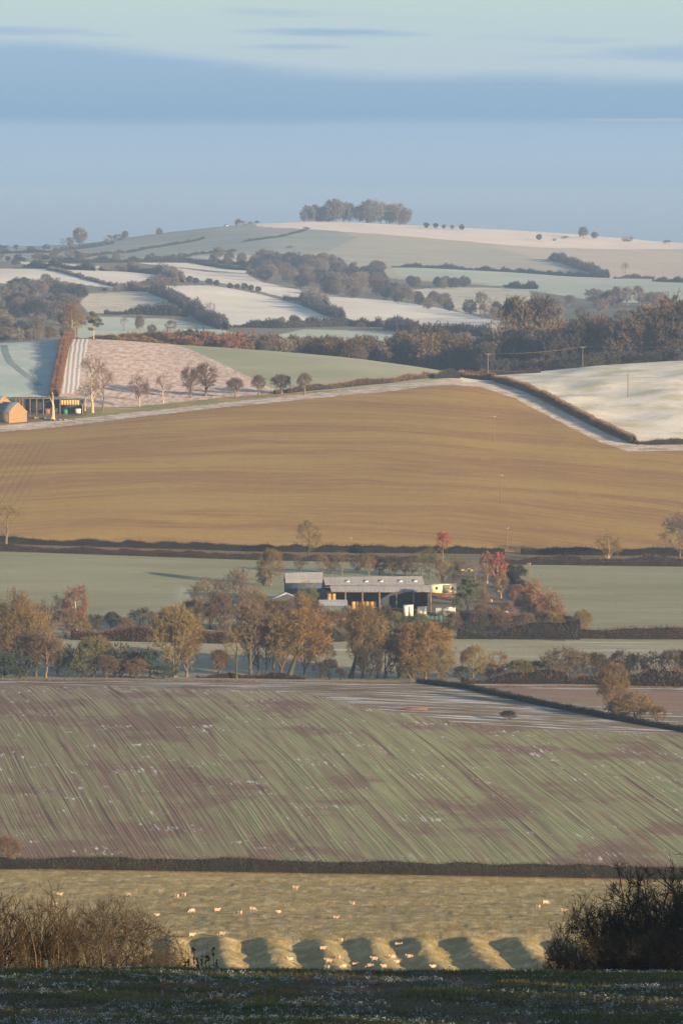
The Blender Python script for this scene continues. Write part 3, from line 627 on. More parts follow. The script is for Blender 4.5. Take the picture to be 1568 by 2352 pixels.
def make_shapes():
    for i in range(4): SH['round%d' % i] = shape('round', seed=10+i, w=0.90, base=0.18, limbs=13, twigs=8, fine=5, tl=0.065, tw=0.0046)
    for i in range(3): SH['tall%d' % i] = shape('tall', seed=20+i, w=0.58, base=0.20, limbs=15, subs=9, twigs=8, fine=5, tl=0.065, tw=0.0048, up=0.7)
    for i in range(3): SH['open%d' % i] = shape('open', seed=30+i, w=0.80, base=0.26, limbs=9, subs=7, twigs=3, fine=4, tw=0.0052, trunk_r=0.034)
    for i in range(3): SH['bush%d' % i] = shape('bush', seed=40+i, w=1.15, base=0.03, limbs=16, subs=10, twigs=8, fine=6, stems=5, tl=0.08, tw=0.0075, up=0.5)
    for i in range(2): SH['clump%d' % i] = shape('clump', seed=50+i, w=1.0, base=0.05, limbs=20, subs=12, twigs=9, fine=6, stems=4, tl=0.065, tw=0.0052, up=0.6)
    for i in range(2): SH['pollard%d' % i] = shape('pollard', seed=60+i, w=0.72, base=0.28, limbs=18, subs=11, twigs=9, fine=5, trunk_r=0.05, up=0.5)
    for i in range(2): SH['fuzzy%d' % i] = shape('fuzzy', seed=65+i, w=0.95, base=0.12, limbs=17, subs=11, twigs=10, fine=6, tl=0.065, tw=0.0050)
    for i in range(2): SH['everbush%d' % i] = shape('everbush', seed=70+i, w=1.1, base=0.0, limbs=15, subs=9, twigs=8, fine=4, stems=4, tl=0.07, tw=0.008, leaf=True)
    for i in range(2): SH['autumn%d' % i] = shape('autumn', seed=80+i, w=0.62, base=0.30, limbs=12, subs=8, twigs=7, fine=4, tl=0.06, tw=0.006, leaf=True, up=0.5)
    SH['birch0'] = shape('birch', seed=85, w=0.52, base=0.16, limbs=16, subs=8, twigs=6, fine=5, drop=0.12, up=0.1, trunk_r=0.026)
    SH['droop0'] = shape('droop', seed=88, w=0.95, base=0.05, limbs=18, subs=9, twigs=6, fine=5, drop=0.30, up=0.0, tl=0.08, tw=0.008)
    SH['lean0'] = shape('lean', seed=90, w=0.72, base=0.24, lean=0.30, limbs=15, subs=10, twigs=8, fine=6, tl=0.065, tw=0.005, trunk_r=0.045)
    for i in range(2): SH['pine%d' % i] = pine_shape(95+i)
    SH['snag0'] = shape('snag', seed=99, w=0.30, base=0.55, limbs=4, subs=2, twigs=1, fine=2, trunk_r=0.075)
    # far away: fewer and thicker twigs
    for i in range(5): SH['far%d' % i] = shape('far', seed=110+i, w=0.95, base=0.02, limbs=16, subs=10, twigs=9, fine=5, tl=0.075, tw=0.015, trunk_r=0.03)
    for i in range(3): SH['fartall%d' % i] = shape('fartall', seed=120+i, w=0.48, base=0.12, limbs=11, subs=6, twigs=4, fine=4, tl=0.09, tw=0.019, up=0.8)
    for i in range(3): SH['farbush%d' % i] = shape('farbush', seed=130+i, w=1.5, base=0.0, limbs=9, subs=6, twigs=6, fine=4, stems=3, tl=0.12, tw=0.032)
    for i in range(2): SH['faropen%d' % i] = shape('faropen', seed=140+i, w=0.8, base=0.2, limbs=9, subs=5, twigs=2, fine=3, tl=0.09, tw=0.012)
make_shapes()
TR = random.Random(7)
def slotmat(o, m):
    if not o.data.materials: o.data.materials.append(m)
    o.material_slots[0].link = 'OBJECT'; o.material_slots[0].material = m
def plant(name, kind, p, H, label, cat, crown, bark='bark', group=None, W=1.0, rz=None, parts=True, sink=0.15, thick=None):
    """one tree or bush: an Empty at the foot with trunk and crown, or one mesh where it is too far to show them"""
    tk, cr = SH[kind]; rz = TR.uniform(0, 6.28) if rz is None else rz
    p = Vector(p); p.z -= sink
    if parts:
        e = empty(name, p, rz); e.scale = (H*W, H*W, H)
        for nm, me, m in (('trunk', tk, BARK[bark]), ('crown', cr, T[crown])):
            if not len(me.polygons): continue
            o = link(nm, me, e); slotmat(o, m)
        tag(e, label, cat, group); return e
    key = kind+'_joined'
    if key not in SH:
        V = []; Fc = []; n = 0
        for me in (tk, cr):
            v = np.zeros(len(me.vertices)*3, np.float32); me.vertices.foreach_get('co', v); f = np.zeros(len(me.polygons)*3, np.int32); me.loops.foreach_get('vertex_index', f)
            V.append(v.reshape(-1, 3)); Fc.append(f.reshape(-1, 3)+n); n += len(V[-1])
        SH[key] = mesh_np(kind+'_tree', np.concatenate(V), np.concatenate(Fc))
    o = link(name, SH[key], None, p); o.rotation_euler = (0, 0, rz); o.scale = (H*W, H*W, H); slotmat(o, T[crown])
    tag(o, label, cat, group); return o
def px(h, Y): return h*Y/F             # a height in measuring units at distance Y, in metres

# ------------------------------------------------------------------ hedges
def hedge(name, line, H, W, mat, label, dens=1.0, group=None, twig=0.5, tw=0.06, rag=0.18, cat='hedge', core=0.72):
    """line: (x, y) points on the ground. A low solid heart inside a thick coat of twigs; grass strips have no heart."""
    rng = np.random.RandomState(len(name)*7+int(abs(line[0][0])*3)+int(line[0][1])); mb = MB()
    P = np.array([(p[0], p[1]) for p in line], float); seg = np.linalg.norm(np.diff(P, axis=0), axis=1); tot = seg.sum()
    n = max(3, int(tot/max(0.5, H*0.3))); s = np.linspace(0, tot, n); cs = np.concatenate([[0], np.cumsum(seg)])
    X = np.interp(s, cs, P[:, 0]); Yp = np.interp(s, cs, P[:, 1]); Z = height(X, Yp); tx = np.gradient(X); ty = np.gradient(Yp); l = np.hypot(tx, ty); nx, ny = -ty/l, tx/l
    hh = H*(1+rag*2*vnoise(s/(H*2.2), s*0+3, 21)+rag*1.2*vnoise(s/(H*0.9), s*0+5, 23)); hh = np.maximum(hh, H*0.25)
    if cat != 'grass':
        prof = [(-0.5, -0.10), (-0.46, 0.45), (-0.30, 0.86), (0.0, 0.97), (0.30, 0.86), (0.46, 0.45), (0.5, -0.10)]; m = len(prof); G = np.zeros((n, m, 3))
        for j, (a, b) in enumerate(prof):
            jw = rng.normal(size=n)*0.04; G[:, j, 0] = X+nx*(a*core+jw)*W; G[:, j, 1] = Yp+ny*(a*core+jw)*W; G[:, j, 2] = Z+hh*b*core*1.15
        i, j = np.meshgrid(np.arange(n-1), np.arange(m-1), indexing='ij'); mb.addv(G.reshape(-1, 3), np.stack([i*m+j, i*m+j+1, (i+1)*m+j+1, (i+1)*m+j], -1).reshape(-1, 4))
    tw = tw*1.7; twig = twig*1.15; k = int(tot*dens*(26 if cat == 'grass' else 46)*(1 if H < 5 else 0.8)); q = rng.uniform(0, n-1.001, k); qi = q.astype(int); qf = q-qi; lx = lambda A: A[qi]*(1-qf)+A[qi+1]*qf
    hz = lx(hh); r = rng.uniform(0.62, 0.98, k); th = rng.uniform(-0.05, math.pi+0.05, k); sn = np.abs(np.sin(th))
    if cat == 'grass': r = rng.uniform(0, 1, k); zz = lx(Z)-0.03; ox = np.cos(th)*0.5*W*r
    else: ox = np.sign(np.cos(th))*np.abs(np.cos(th))**0.6*0.5*W*r; zz = lx(Z)+hz*np.minimum(sn**0.75*r, 0.97)
    B = np.stack([lx(X)+lx(nx)*ox, lx(Yp)+lx(ny)*ox, zz], 1)
    D = np.stack([lx(nx)*np.cos(th)*0.5, lx(ny)*np.cos(th)*0.5, sn*0.3+0.7], 1)+rng.normal(size=(k, 3))*0.55
    mb.slivers(B, D, twig*rng.uniform(0.35, 1.0, k)*(0.6+0.4*hz/H), tw, rng)
    c = Vector((X.mean(), Yp.mean(), Z.mean())); mb.v = [v-np.array(c) for v in mb.v]
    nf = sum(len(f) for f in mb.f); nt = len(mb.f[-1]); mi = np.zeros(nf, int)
    mi[:nf-nt] = 1                                                       # the hedge's self-shade is put into the heart's near-black colour
    o = link(name, mesh_np(name, np.concatenate(mb.v), np.concatenate(mb.f), [T[mat], T['hedgeshade']], midx=mi), None, c); return tag(o, label, cat, group)
def gl(pts, y0, y1):                   # corner points given on the frame -> ground line
    return [tuple(ground(u, v, y0, y1).xy) for u, v in pts]
def al(pts):                           # corner points given as (column, distance)
    return [((u-784)/F*float(far_y(y)), float(far_y(y))) for u, y in pts]
# ------------------------------------------------------------------ hedges, nearest first
hedge('hedgerow', al([(-240, 1087), (60, 1087)]), 2.6, 2.2, 'nearhedge', 'olive clipped hedge running off the left edge behind the sallow bush', 2.6, tw=0.05, twig=0.45)
hedge('hedgerow', al([(38, 1088), (400, 1088), (800, 1088), (1200, 1088), (1700, 1088)]), 2.6, 2.0, 'nearhedge', 'long dark olive clipped hedge between the sheep pasture and the drilled field', 3.6, tw=0.07, twig=0.5, rag=0.12, core=0.80)
hedge('hedgerow', al([(40, 1085.5), (800, 1085.8), (1700, 1085.6)]), 0.65, 1.2, 'orange', 'band of rusty dead grass along the foot of the long near hedge', 2.2, twig=0.35, tw=0.05, rag=0.5, cat='grass')
# across the middle
hedge('ditch_hedge', al([(960, 1450), (1060, 1434), (1230, 1395), (1400, 1366), (1568, 1343), (1800, 1310)]), 1.4, 2.2, 'thorn', 'low dark ditch hedge slanting down to the right below the ploughed strip', 2.2, tw=0.06)
hedge('dead_grass_verge', al([(1040, 1440), (1300, 1446), (1568, 1447), (1800, 1447)]), 0.9, 1.0, 'orange', 'strip of orange dead grass at the foot of the right riverside bushes', 2.0, rag=0.6, cat='grass')
hedge('dead_grass_verge', al([(-120, 1447), (200, 1447), (480, 1447), (980, 1446)]), 0.7, 1.2, 'russet', 'strip of rusty grass along the top edge of the drilled field', 1.6, rag=0.6, cat='grass')
hedge('hedgerow', al([(450, 1462), (560, 1462), (700, 1458)]), 1.3, 1.2, 'redhedge', 'low reddish bramble hedge under the leaning ivy willow', 1.5, rag=0.5)
hedge('bramble_thicket', al([(1060, 1452), (1300, 1455), (1568, 1452), (1800, 1452)]), 3.2, 4, 'sallow', 'brown bramble thicket joining the riverside bushes on the right', 1.2, rag=0.5, tw=0.09, twig=0.8)
hedge('hedgerow', al([(165, 1535), (300, 1533), (520, 1531)]), 4.2, 3, 'redhedge', 'dark red hedge behind the riverside meadow on the left', 2.6, rag=0.3, tw=0.10, twig=0.9)
hedge('hedgerow', al([(520, 1533), (780, 1538), (1030, 1548)]), 3.6, 3, 'dark', 'dark overgrown hedge hiding the foot of the farm sheds', 1.6, rag=0.5, tw=0.10, twig=0.9)
hedge('hedgerow', al([(1050, 1548), (1200, 1549), (1330, 1550)]), 5.2, 4, 'dark', 'tall dark overgrown hedge below the farm yard, left of the round ochre bush', 2.0, rag=0.45, tw=0.10, twig=1.0)
hedge('hedgerow', al([(1330, 1552), (1450, 1552), (1568, 1553), (1800, 1553)]), 3.6, 2.4, 'redhedge', 'dark clipped hedge with red patches along the bottom of the right-hand pasture', 2.4, rag=0.14, tw=0.08, twig=0.6)
hedge('hedgerow', al([(-260, 1793), (0, 1793), (300, 1793), (590, 1793), (700, 1793), (1000, 1796)]), 2.3, 2.2, 'redhedge', 'near hedge of the pair along the lane, red-brown, left of the red tree', 1.8, rag=0.26, tw=0.08, twig=0.5)
hedge('hedgerow', al([(-260, 1832), (0, 1832), (590, 1832), (1000, 1834), (1158, 1834)]), 2.4, 2.2, 'thorn', 'far hedge of the pair along the lane, nearly black, ending by the lane gap', 1.6, rag=0.30, tw=0.08, twig=0.5)
hedge('hedgerow', al([(1150, 1795), (1300, 1795), (1568, 1795), (1800, 1795)]), 3.0, 2.4, 'redhedge', 'near lane hedge on the right with the bare oaks standing in it', 1.8, rag=0.28, tw=0.08, twig=0.6)
hedge('hedgerow', al([(1195, 1834), (1400, 1834), (1568, 1834), (1800, 1834)]), 2.8, 2.2, 'thorn', 'far lane hedge on the right, nearly black along the brown field', 1.6, rag=0.2, tw=0.08, twig=0.5)
hedge('hedgerow', [tuple(at(1165, 1770).xy), tuple(at(1195, 1700).xy), tuple(at(1275, 1615).xy)], 2.6, 2.6, 'thorn', 'dark hedge slanting down beside the farm drive to the rusty conifer', 1.6, rag=0.3, tw=0.08)
# up the brown field
hedge('hedgerow', gl([(630, 905), (760, 893), (900, 879), (1000, 868)], 2150, 2560), 2.6, 2.2, 'hedge', 'low russet hedge climbing to the field corner beside the round pollards', 1.6, rag=0.25, tw=0.1, twig=0.6)
hedge('hedgerow', gl([(992, 870), (1052, 868)], 2150, 2560), 3.4, 2.4, 'dark', 'short dark piece of hedge at the field corner', 1.6, rag=0.3, tw=0.1)
hedge('hedgerow', gl([(1048, 862), (1068, 868), (1130, 874), (1200, 895)], 2150, 2500), 2.4, 2.0, 'hedge', 'thin hedge below the pole at the field corner', 1.6, rag=0.4, tw=0.09, twig=0.6)
hedge('hedgerow', gl([(1140, 878), (1200, 895), (1280, 932), (1370, 980), (1456, 1019)], 2080, 2500), 3.2, 2.6, 'hedge', 'clipped orange-brown hedge falling to the right along the white pasture', 2.6, rag=0.10, tw=0.10, twig=0.6)
hedge('hedgerow', gl([(1456, 1020), (1500, 1021), (1568, 1020), (1700, 1020)], 2060, 2250), 2.2, 1.6, 'sallow', 'low thin hedge running level to the right edge below the white pasture', 1.4, rag=0.3, tw=0.08, twig=0.6)
hedge('hedgerow', gl([(1056, 863), (1110, 862), (1240, 856)], 2380, 2520), 2.0, 2.0, 'redhedge', 'reddish hedge on the crest behind the corner pole', 1.4, rag=0.4, tw=0.1)
hedge('hedgerow', gl([(126, 912), (132, 880), (140, 840), (150, 795), (163, 777)], 2150, 2558), 4.0, 4.2, 'rust', 'tall rusty beech hedge climbing straight up to the hilltop pines', 2.2, rag=0.15, tw=0.12, twig=0.7)
hedge('hedgerow', al([(-40, 2640), (60, 2640), (140, 2640)]), 4.5, 3, 'rust', 'brown hedge on the skyline of the blue field left of the pines', 1.6, rag=0.4, tw=0.12)
hedge('hedgerow', al([(175, 2575), (260, 2575), (390, 2590)]), 2.4, 3, 'orange', 'rusty hedge along the top of the rimed stubble', 1.6, rag=0.5, tw=0.12)
FARH = [
 ([(60, 614), (140, 619), (215, 622)], 6, 'fardark', 'dark level hedge between the two white fields on the far left'), ([(232, 622), (300, 624), (380, 632), (415, 648)], 7, 'far', 'thick hedge with trees at the right end of the left white field'),
 ([(90, 603), (200, 604), (330, 603), (500, 605), (575, 612)], 5, 'fardark', 'long dark hedge at the foot of the shade-blue hill'), ([(340, 601), (460, 606), (570, 622)], 3.5, 'fardark', 'thin hedge between the two upper white strips'),
 ([(110, 620), (200, 642), (290, 661)], 2.6, 'far', 'thin diagonal hedge crossing the left white field'), ([(240, 668), (300, 667), (355, 671)], 6, 'far', 'hedge along the top of the square dull field'),
 ([(295, 657), (350, 655), (400, 652)], 7, 'far', 'row of thorn bushes between the white fields left of centre'), ([(350, 672), (395, 690), (430, 712), (470, 738), (515, 757)], 6.5, 'fardark', 'thick dark hedge slanting down between the square field and the middle field'),
 ([(240, 722), (330, 723), (430, 727)], 7, 'fardark', 'dark hedge at the foot of the square dull field'), ([(655, 688), (700, 690), (745, 704)], 7.5, 'far', 'thick short hedge in the middle of the white fields'),
 ([(700, 700), (740, 718), (782, 734)], 6, 'fardark', 'hedge joining the middle thicket to the valley hedge'), ([(520, 752), (640, 754), (800, 748), (880, 752)], 5, 'fardark', 'long valley hedge under the middle white field'),
 ([(890, 755), (960, 768), (1120, 772)], 6, 'fardark', 'dark hedge under the long white field'), ([(900, 614), (1050, 619), (1200, 627), (1395, 638)], 4, 'fardark', 'dark line of hedge across the hill right of the wood'),
 ([(1265, 596), (1310, 610), (1350, 624), (1390, 637)], 7, 'fardark', 'thick dark hedge slanting down the hill on the right'), ([(1410, 640), (1500, 641)], 4, 'fardark', 'level hedge under the lone tree on the right'),
 ([(1500, 646), (1600, 650)], 4, 'fardark', 'short hedge at the right edge of the hill'), ([(1160, 659), (1230, 664)], 5, 'fardark', 'short dark hedge above the bright field by the wood'),
 ([(560, 556), (640, 545), (700, 530)], 2.0, 'fardark', 'faint hedge up the shade-blue side of the hill'), ([(330, 598), (450, 585), (540, 577)], 2.5, 'fardark', 'faint hedge across the foot of the shade-blue hill'),
 ([(-30, 583), (120, 580), (260, 560)], 4, 'fardark', 'ragged hedge on the left shoulder of the hill'), ([(190, 592), (330, 573), (470, 548)], 2.5, 'fardark', 'hedge climbing along the left shoulder of the hill'),
]
for pts, h, mt, lab in FARH:
    hedge('hedgerow', gl(pts, 3000, 5600), h*0.98, h*1.3, mt, lab, 0.35 if h < 6 else 0.5, rag=0.6, tw=0.45, twig=h*0.40, group=None)

# ------------------------------------------------------------------ trees by the stream, front row
ROW = [ # u, distance, height on the frame, shape, crown, bark, W, label
 (12, 1466, 172, 'tall0', 'ochre', 'darkbark', 1.0, 'tall ochre tree at the left edge of the stream row, leftmost of three close trunks'),
 (36, 1462, 182, 'round1', 'ochre', 'darkbark', .62, 'tall ochre tree in the stream row, middle of three close trunks at the left'),
 (62, 1468, 168, 'tall1', 'ochre', 'ivy', 1.15, 'tall ochre tree in the stream row, rightmost of three close trunks at the left'),
 (106, 1458, 104, 'round2', 'brown', 'bark', 1.0, 'small round brown tree low in the stream row beside the three tall ochre ones'),
 (4, 1456, 62, 'everbush0', 'green', 'ivy', 1.0, 'dark evergreen bush at the very left of the stream row'), (48, 1457, 56, 'everbush1', 'green', 'ivy', 1.3, 'dark evergreen bush under the three tall ochre trees'),
 (158, 1461, 66, 'everbush0', 'green', 'ivy', .75, 'narrow dark holly right of the small round brown tree'), (214, 1463, 96, 'bush0', 'olive', 'ivy', .78, 'dull green thicket left of the big ochre willow, taller of two'),
 (190, 1459, 62, 'everbush1', 'olive', 'ivy', .9, 'low dark bush joined to the dull green thicket'), (276, 1462, 74, 'everbush1', 'green', 'ivy', .95, 'dark green rounded bush midway between thicket and big ochre willow'),
 (245, 1458, 52, 'bush1', 'brown', 'bark', 1.1, 'low brown scrub between two dark green bushes'), (312, 1458, 48, 'bush2', 'sallow', 'bark', 1.1, 'low brown scrub just left of the dark holly by the big willow'),
 (342, 1461, 66, 'everbush0', 'green', 'ivy', .85, 'dark holly at the left foot of the big ochre willow'),
 (402, 1464, 158, 'clump0', 'ochre', 'bark', .78, 'big rounded ochre willow with upright stems standing alone in the left half'), (380, 1456, 36, 'everbush1', 'green', 'ivy', 1.6, 'dark ivy mound around the foot of the big ochre willow'),
 (503, 1462, 62, 'pollard0', 'sallow', 'darkbark', .95, 'small dark pollard with a short black trunk right of the big willow'),
 (543, 1460, 132, 'open0', 'ochre', 'ivy', .62, 'slim ochre tree with an ivied trunk right of the small pollard'), (575, 1462, 172, 'tall2', 'brown', 'ivy', .95, 'tall brown tree with an ivied trunk, second right of the small pollard'),
 (612, 1464, 132, 'open1', 'brown', 'ivy', .62, 'slender brown tree between two ivied trees in the middle of the stream row'), (646, 1461, 150, 'tall0', 'ochre', 'darkbark', .9, 'slim ochre tree just left of the leaning ivied willow'),
 (664, 1462, 156, 'lean0', 'orange', 'ivy', .95, 'spreading orange willow leaning right from a thick ivied trunk, left of centre'),
 (757, 1459, 50, 'bush0', 'dark', 'ivy', .8, 'small blackish bush in the gap before the meadow'), (782, 1457, 28, 'bush1', 'dark', 'ivy', .9, 'smallest dark bush next to the leaning ivy trunk'),
 (806, 1463, 166, 'lean0', 'ochre', 'ivy', .72, 'tall ochre willow leaning right from a black ivied trunk in front of the bales'), (832, 1464, 140, 'tall1', 'brown', 'ivy', .8, 'brown tree crossing behind the leaning black trunk'),
 (852, 1458, 76, 'bush2', 'dark', 'ivy', .7, 'dark bush right of the leaning black trunk'), (884, 1468, 130, 'everbush0', 'olive', 'ivy', .55, 'dark olive ivied stump tree left of the great orange willow'),
 (916, 1466, 98, 'bush1', 'sallow', 'ivy', .95, 'brown rounded bush at the left foot of the great orange willow'), (978, 1462, 128, 'fuzzy0', 'orange', 'bark', 1.18, 'great rounded orange willow below the farm, widest crown of the stream row'),
 (948, 1457, 64, 'bush2', 'ochre', 'bark', 1.1, 'ochre skirt bush low in front of the great orange willow'), (1012, 1459, 82, 'clump1', 'ochre', 'bark', .8, 'ochre shoots at the right foot of the great orange willow'),
 (1086, 1462, 74, 'fuzzy1', 'ochre', 'bark', .92, 'small round ochre tree, first right of the great orange willow'), (1060, 1459, 36, 'everbush0', 'green', 'ivy', 1.0, 'low dark bush left of the small round ochre tree'),
 (1146, 1463, 66, 'round3', 'ochre', 'bark', .85, 'small upright ochre tree, second right of the great orange willow'), (1192, 1461, 52, 'bush0', 'olive', 'bark', 1.1, 'dull rounded bush between the small ochre trees and the grey domed tree'),
 (1292, 1463, 82, 'bush2', 'grey', 'bark', 1.15, 'wide grey domed tree with pale frosted limbs on the right'), (1368, 1466, 62, 'bush1', 'dark', 'bark', 1.0, 'dark bush right of the grey domed tree'),
 (1462, 1466, 62, 'everbush0', 'dark', 'ivy', .8, 'blackish bush right of the tall ochre tree, left of a pair'), (1502, 1466, 64, 'everbush1', 'dark', 'ivy', .85, 'blackish bush near the right edge, right of a pair'),
 (1546, 1467, 74, 'bush0', 'grey', 'bark', .9, 'grey twiggy bush at the right edge behind the orange grass'),
 (1408, 1376, 118, 'clump1', 'ochre', 'bark', .62, 'tall ochre tree standing forward in the slanting ditch on the right'), (1462, 1364, 70, 'bush2', 'ochre', 'bark', 1.05, 'wide low ochre bush beside the tall tree in the slanting ditch'),
 (1420, 1366, 46, 'everbush1', 'olive', 'ivy', 1.3, 'dark undergrowth at the foot of the tall ochre tree in the ditch'), (1510, 1358, 44, 'bush0', 'sallow', 'bark', .8, 'small brown bush right of the wide low ochre bush'),
 (1105, 1424, 14, 'bush1', 'thorn', 'bark', 1.6, 'small dark thorn on the slanting ditch bank'), (1165, 1352, 25, 'bush0', 'thorn', 'bark', 1.35, 'low dark mound of scrub alone on the frozen headland'),
]
ROW += [
 (84, 1464, 120, 'tall2', 'brown', 'ivy', 1.0, 'slender brown tree filling the gap right of the three tall ochre ones'), (-24, 1466, 166, 'round3', 'ochre', 'ivy', .7, 'ochre tree cut by the left edge in the stream row'),
 (134, 1465, 88, 'bush2', 'brown', 'bark', .7, 'brown brushwood between round brown tree and narrow holly'), (236, 1468, 84, 'fuzzy1', 'brown', 'bark', .7, 'pale twiggy bush rising behind the dull green thicket'), (300, 1466, 66, 'bush0', 'brown', 'bark', .9, 'brown bush right of the rounded dark green bush'),
 (430, 1466, 142, 'tall1', 'ochre', 'bark', .9, 'right-hand shoulder of stems of the big ochre willow, a second trunk'), (592, 1468, 150, 'round1', 'brown', 'ivy', .6, 'brown tree close behind the pair of ivied trunks'), (628, 1466, 142, 'tall2', 'ochre', 'darkbark', .9, 'upright ochre tree just left of the spreading orange willow'),
 (700, 1468, 130, 'round0', 'orange', 'ivy', .7, 'orange round tree right of the spreading willow'), (738, 1466, 84, 'bush1', 'brown', 'bark', .7, 'thin brown bush before the open meadow in the middle'), (866, 1467, 132, 'round2', 'brown', 'ivy', .6, 'dark brown tree left of the olive ivied stump tree'),
 (940, 1468, 120, 'clump0', 'ochre', 'bark', .75, 'ochre tree joining the left side of the great orange willow'), (1120, 1466, 40, 'bush2', 'sallow', 'bark', 1.2, 'low scrub between first and second small ochre trees'), (1230, 1465, 44, 'bush1', 'olive', 'bark', 1.3, 'low scrub left of the grey domed tree'),
 (1330, 1466, 68, 'bush0', 'grey', 'bark', 1.0, 'second grey dome joined to the right of the wide domed tree'), (1430, 1468, 70, 'bush2', 'dark', 'bark', .9, 'dark bushy tree behind the tall ochre tree in the ditch'), (1590, 1466, 76, 'bush1', 'dark', 'bark', .9, 'dark bush cut by the right edge in the stream row')]
for u, Y, h, sh, cr, bk, W, lab in ROW:
    nm = 'bush' if sh.startswith(('bush', 'everbush')) else ('pollard_willow' if sh.startswith('pollard') else 'willow_tree' if 'willow' in lab else 'bare_tree')
    cat = 'bush' if nm == 'bush' else 'tree'
    plant(nm, sh, at(u, Y), px(h*1.04, Y), lab, cat, cr, bk, W=W*1.05, rz=(-0.35 if sh == 'lean0' else None))
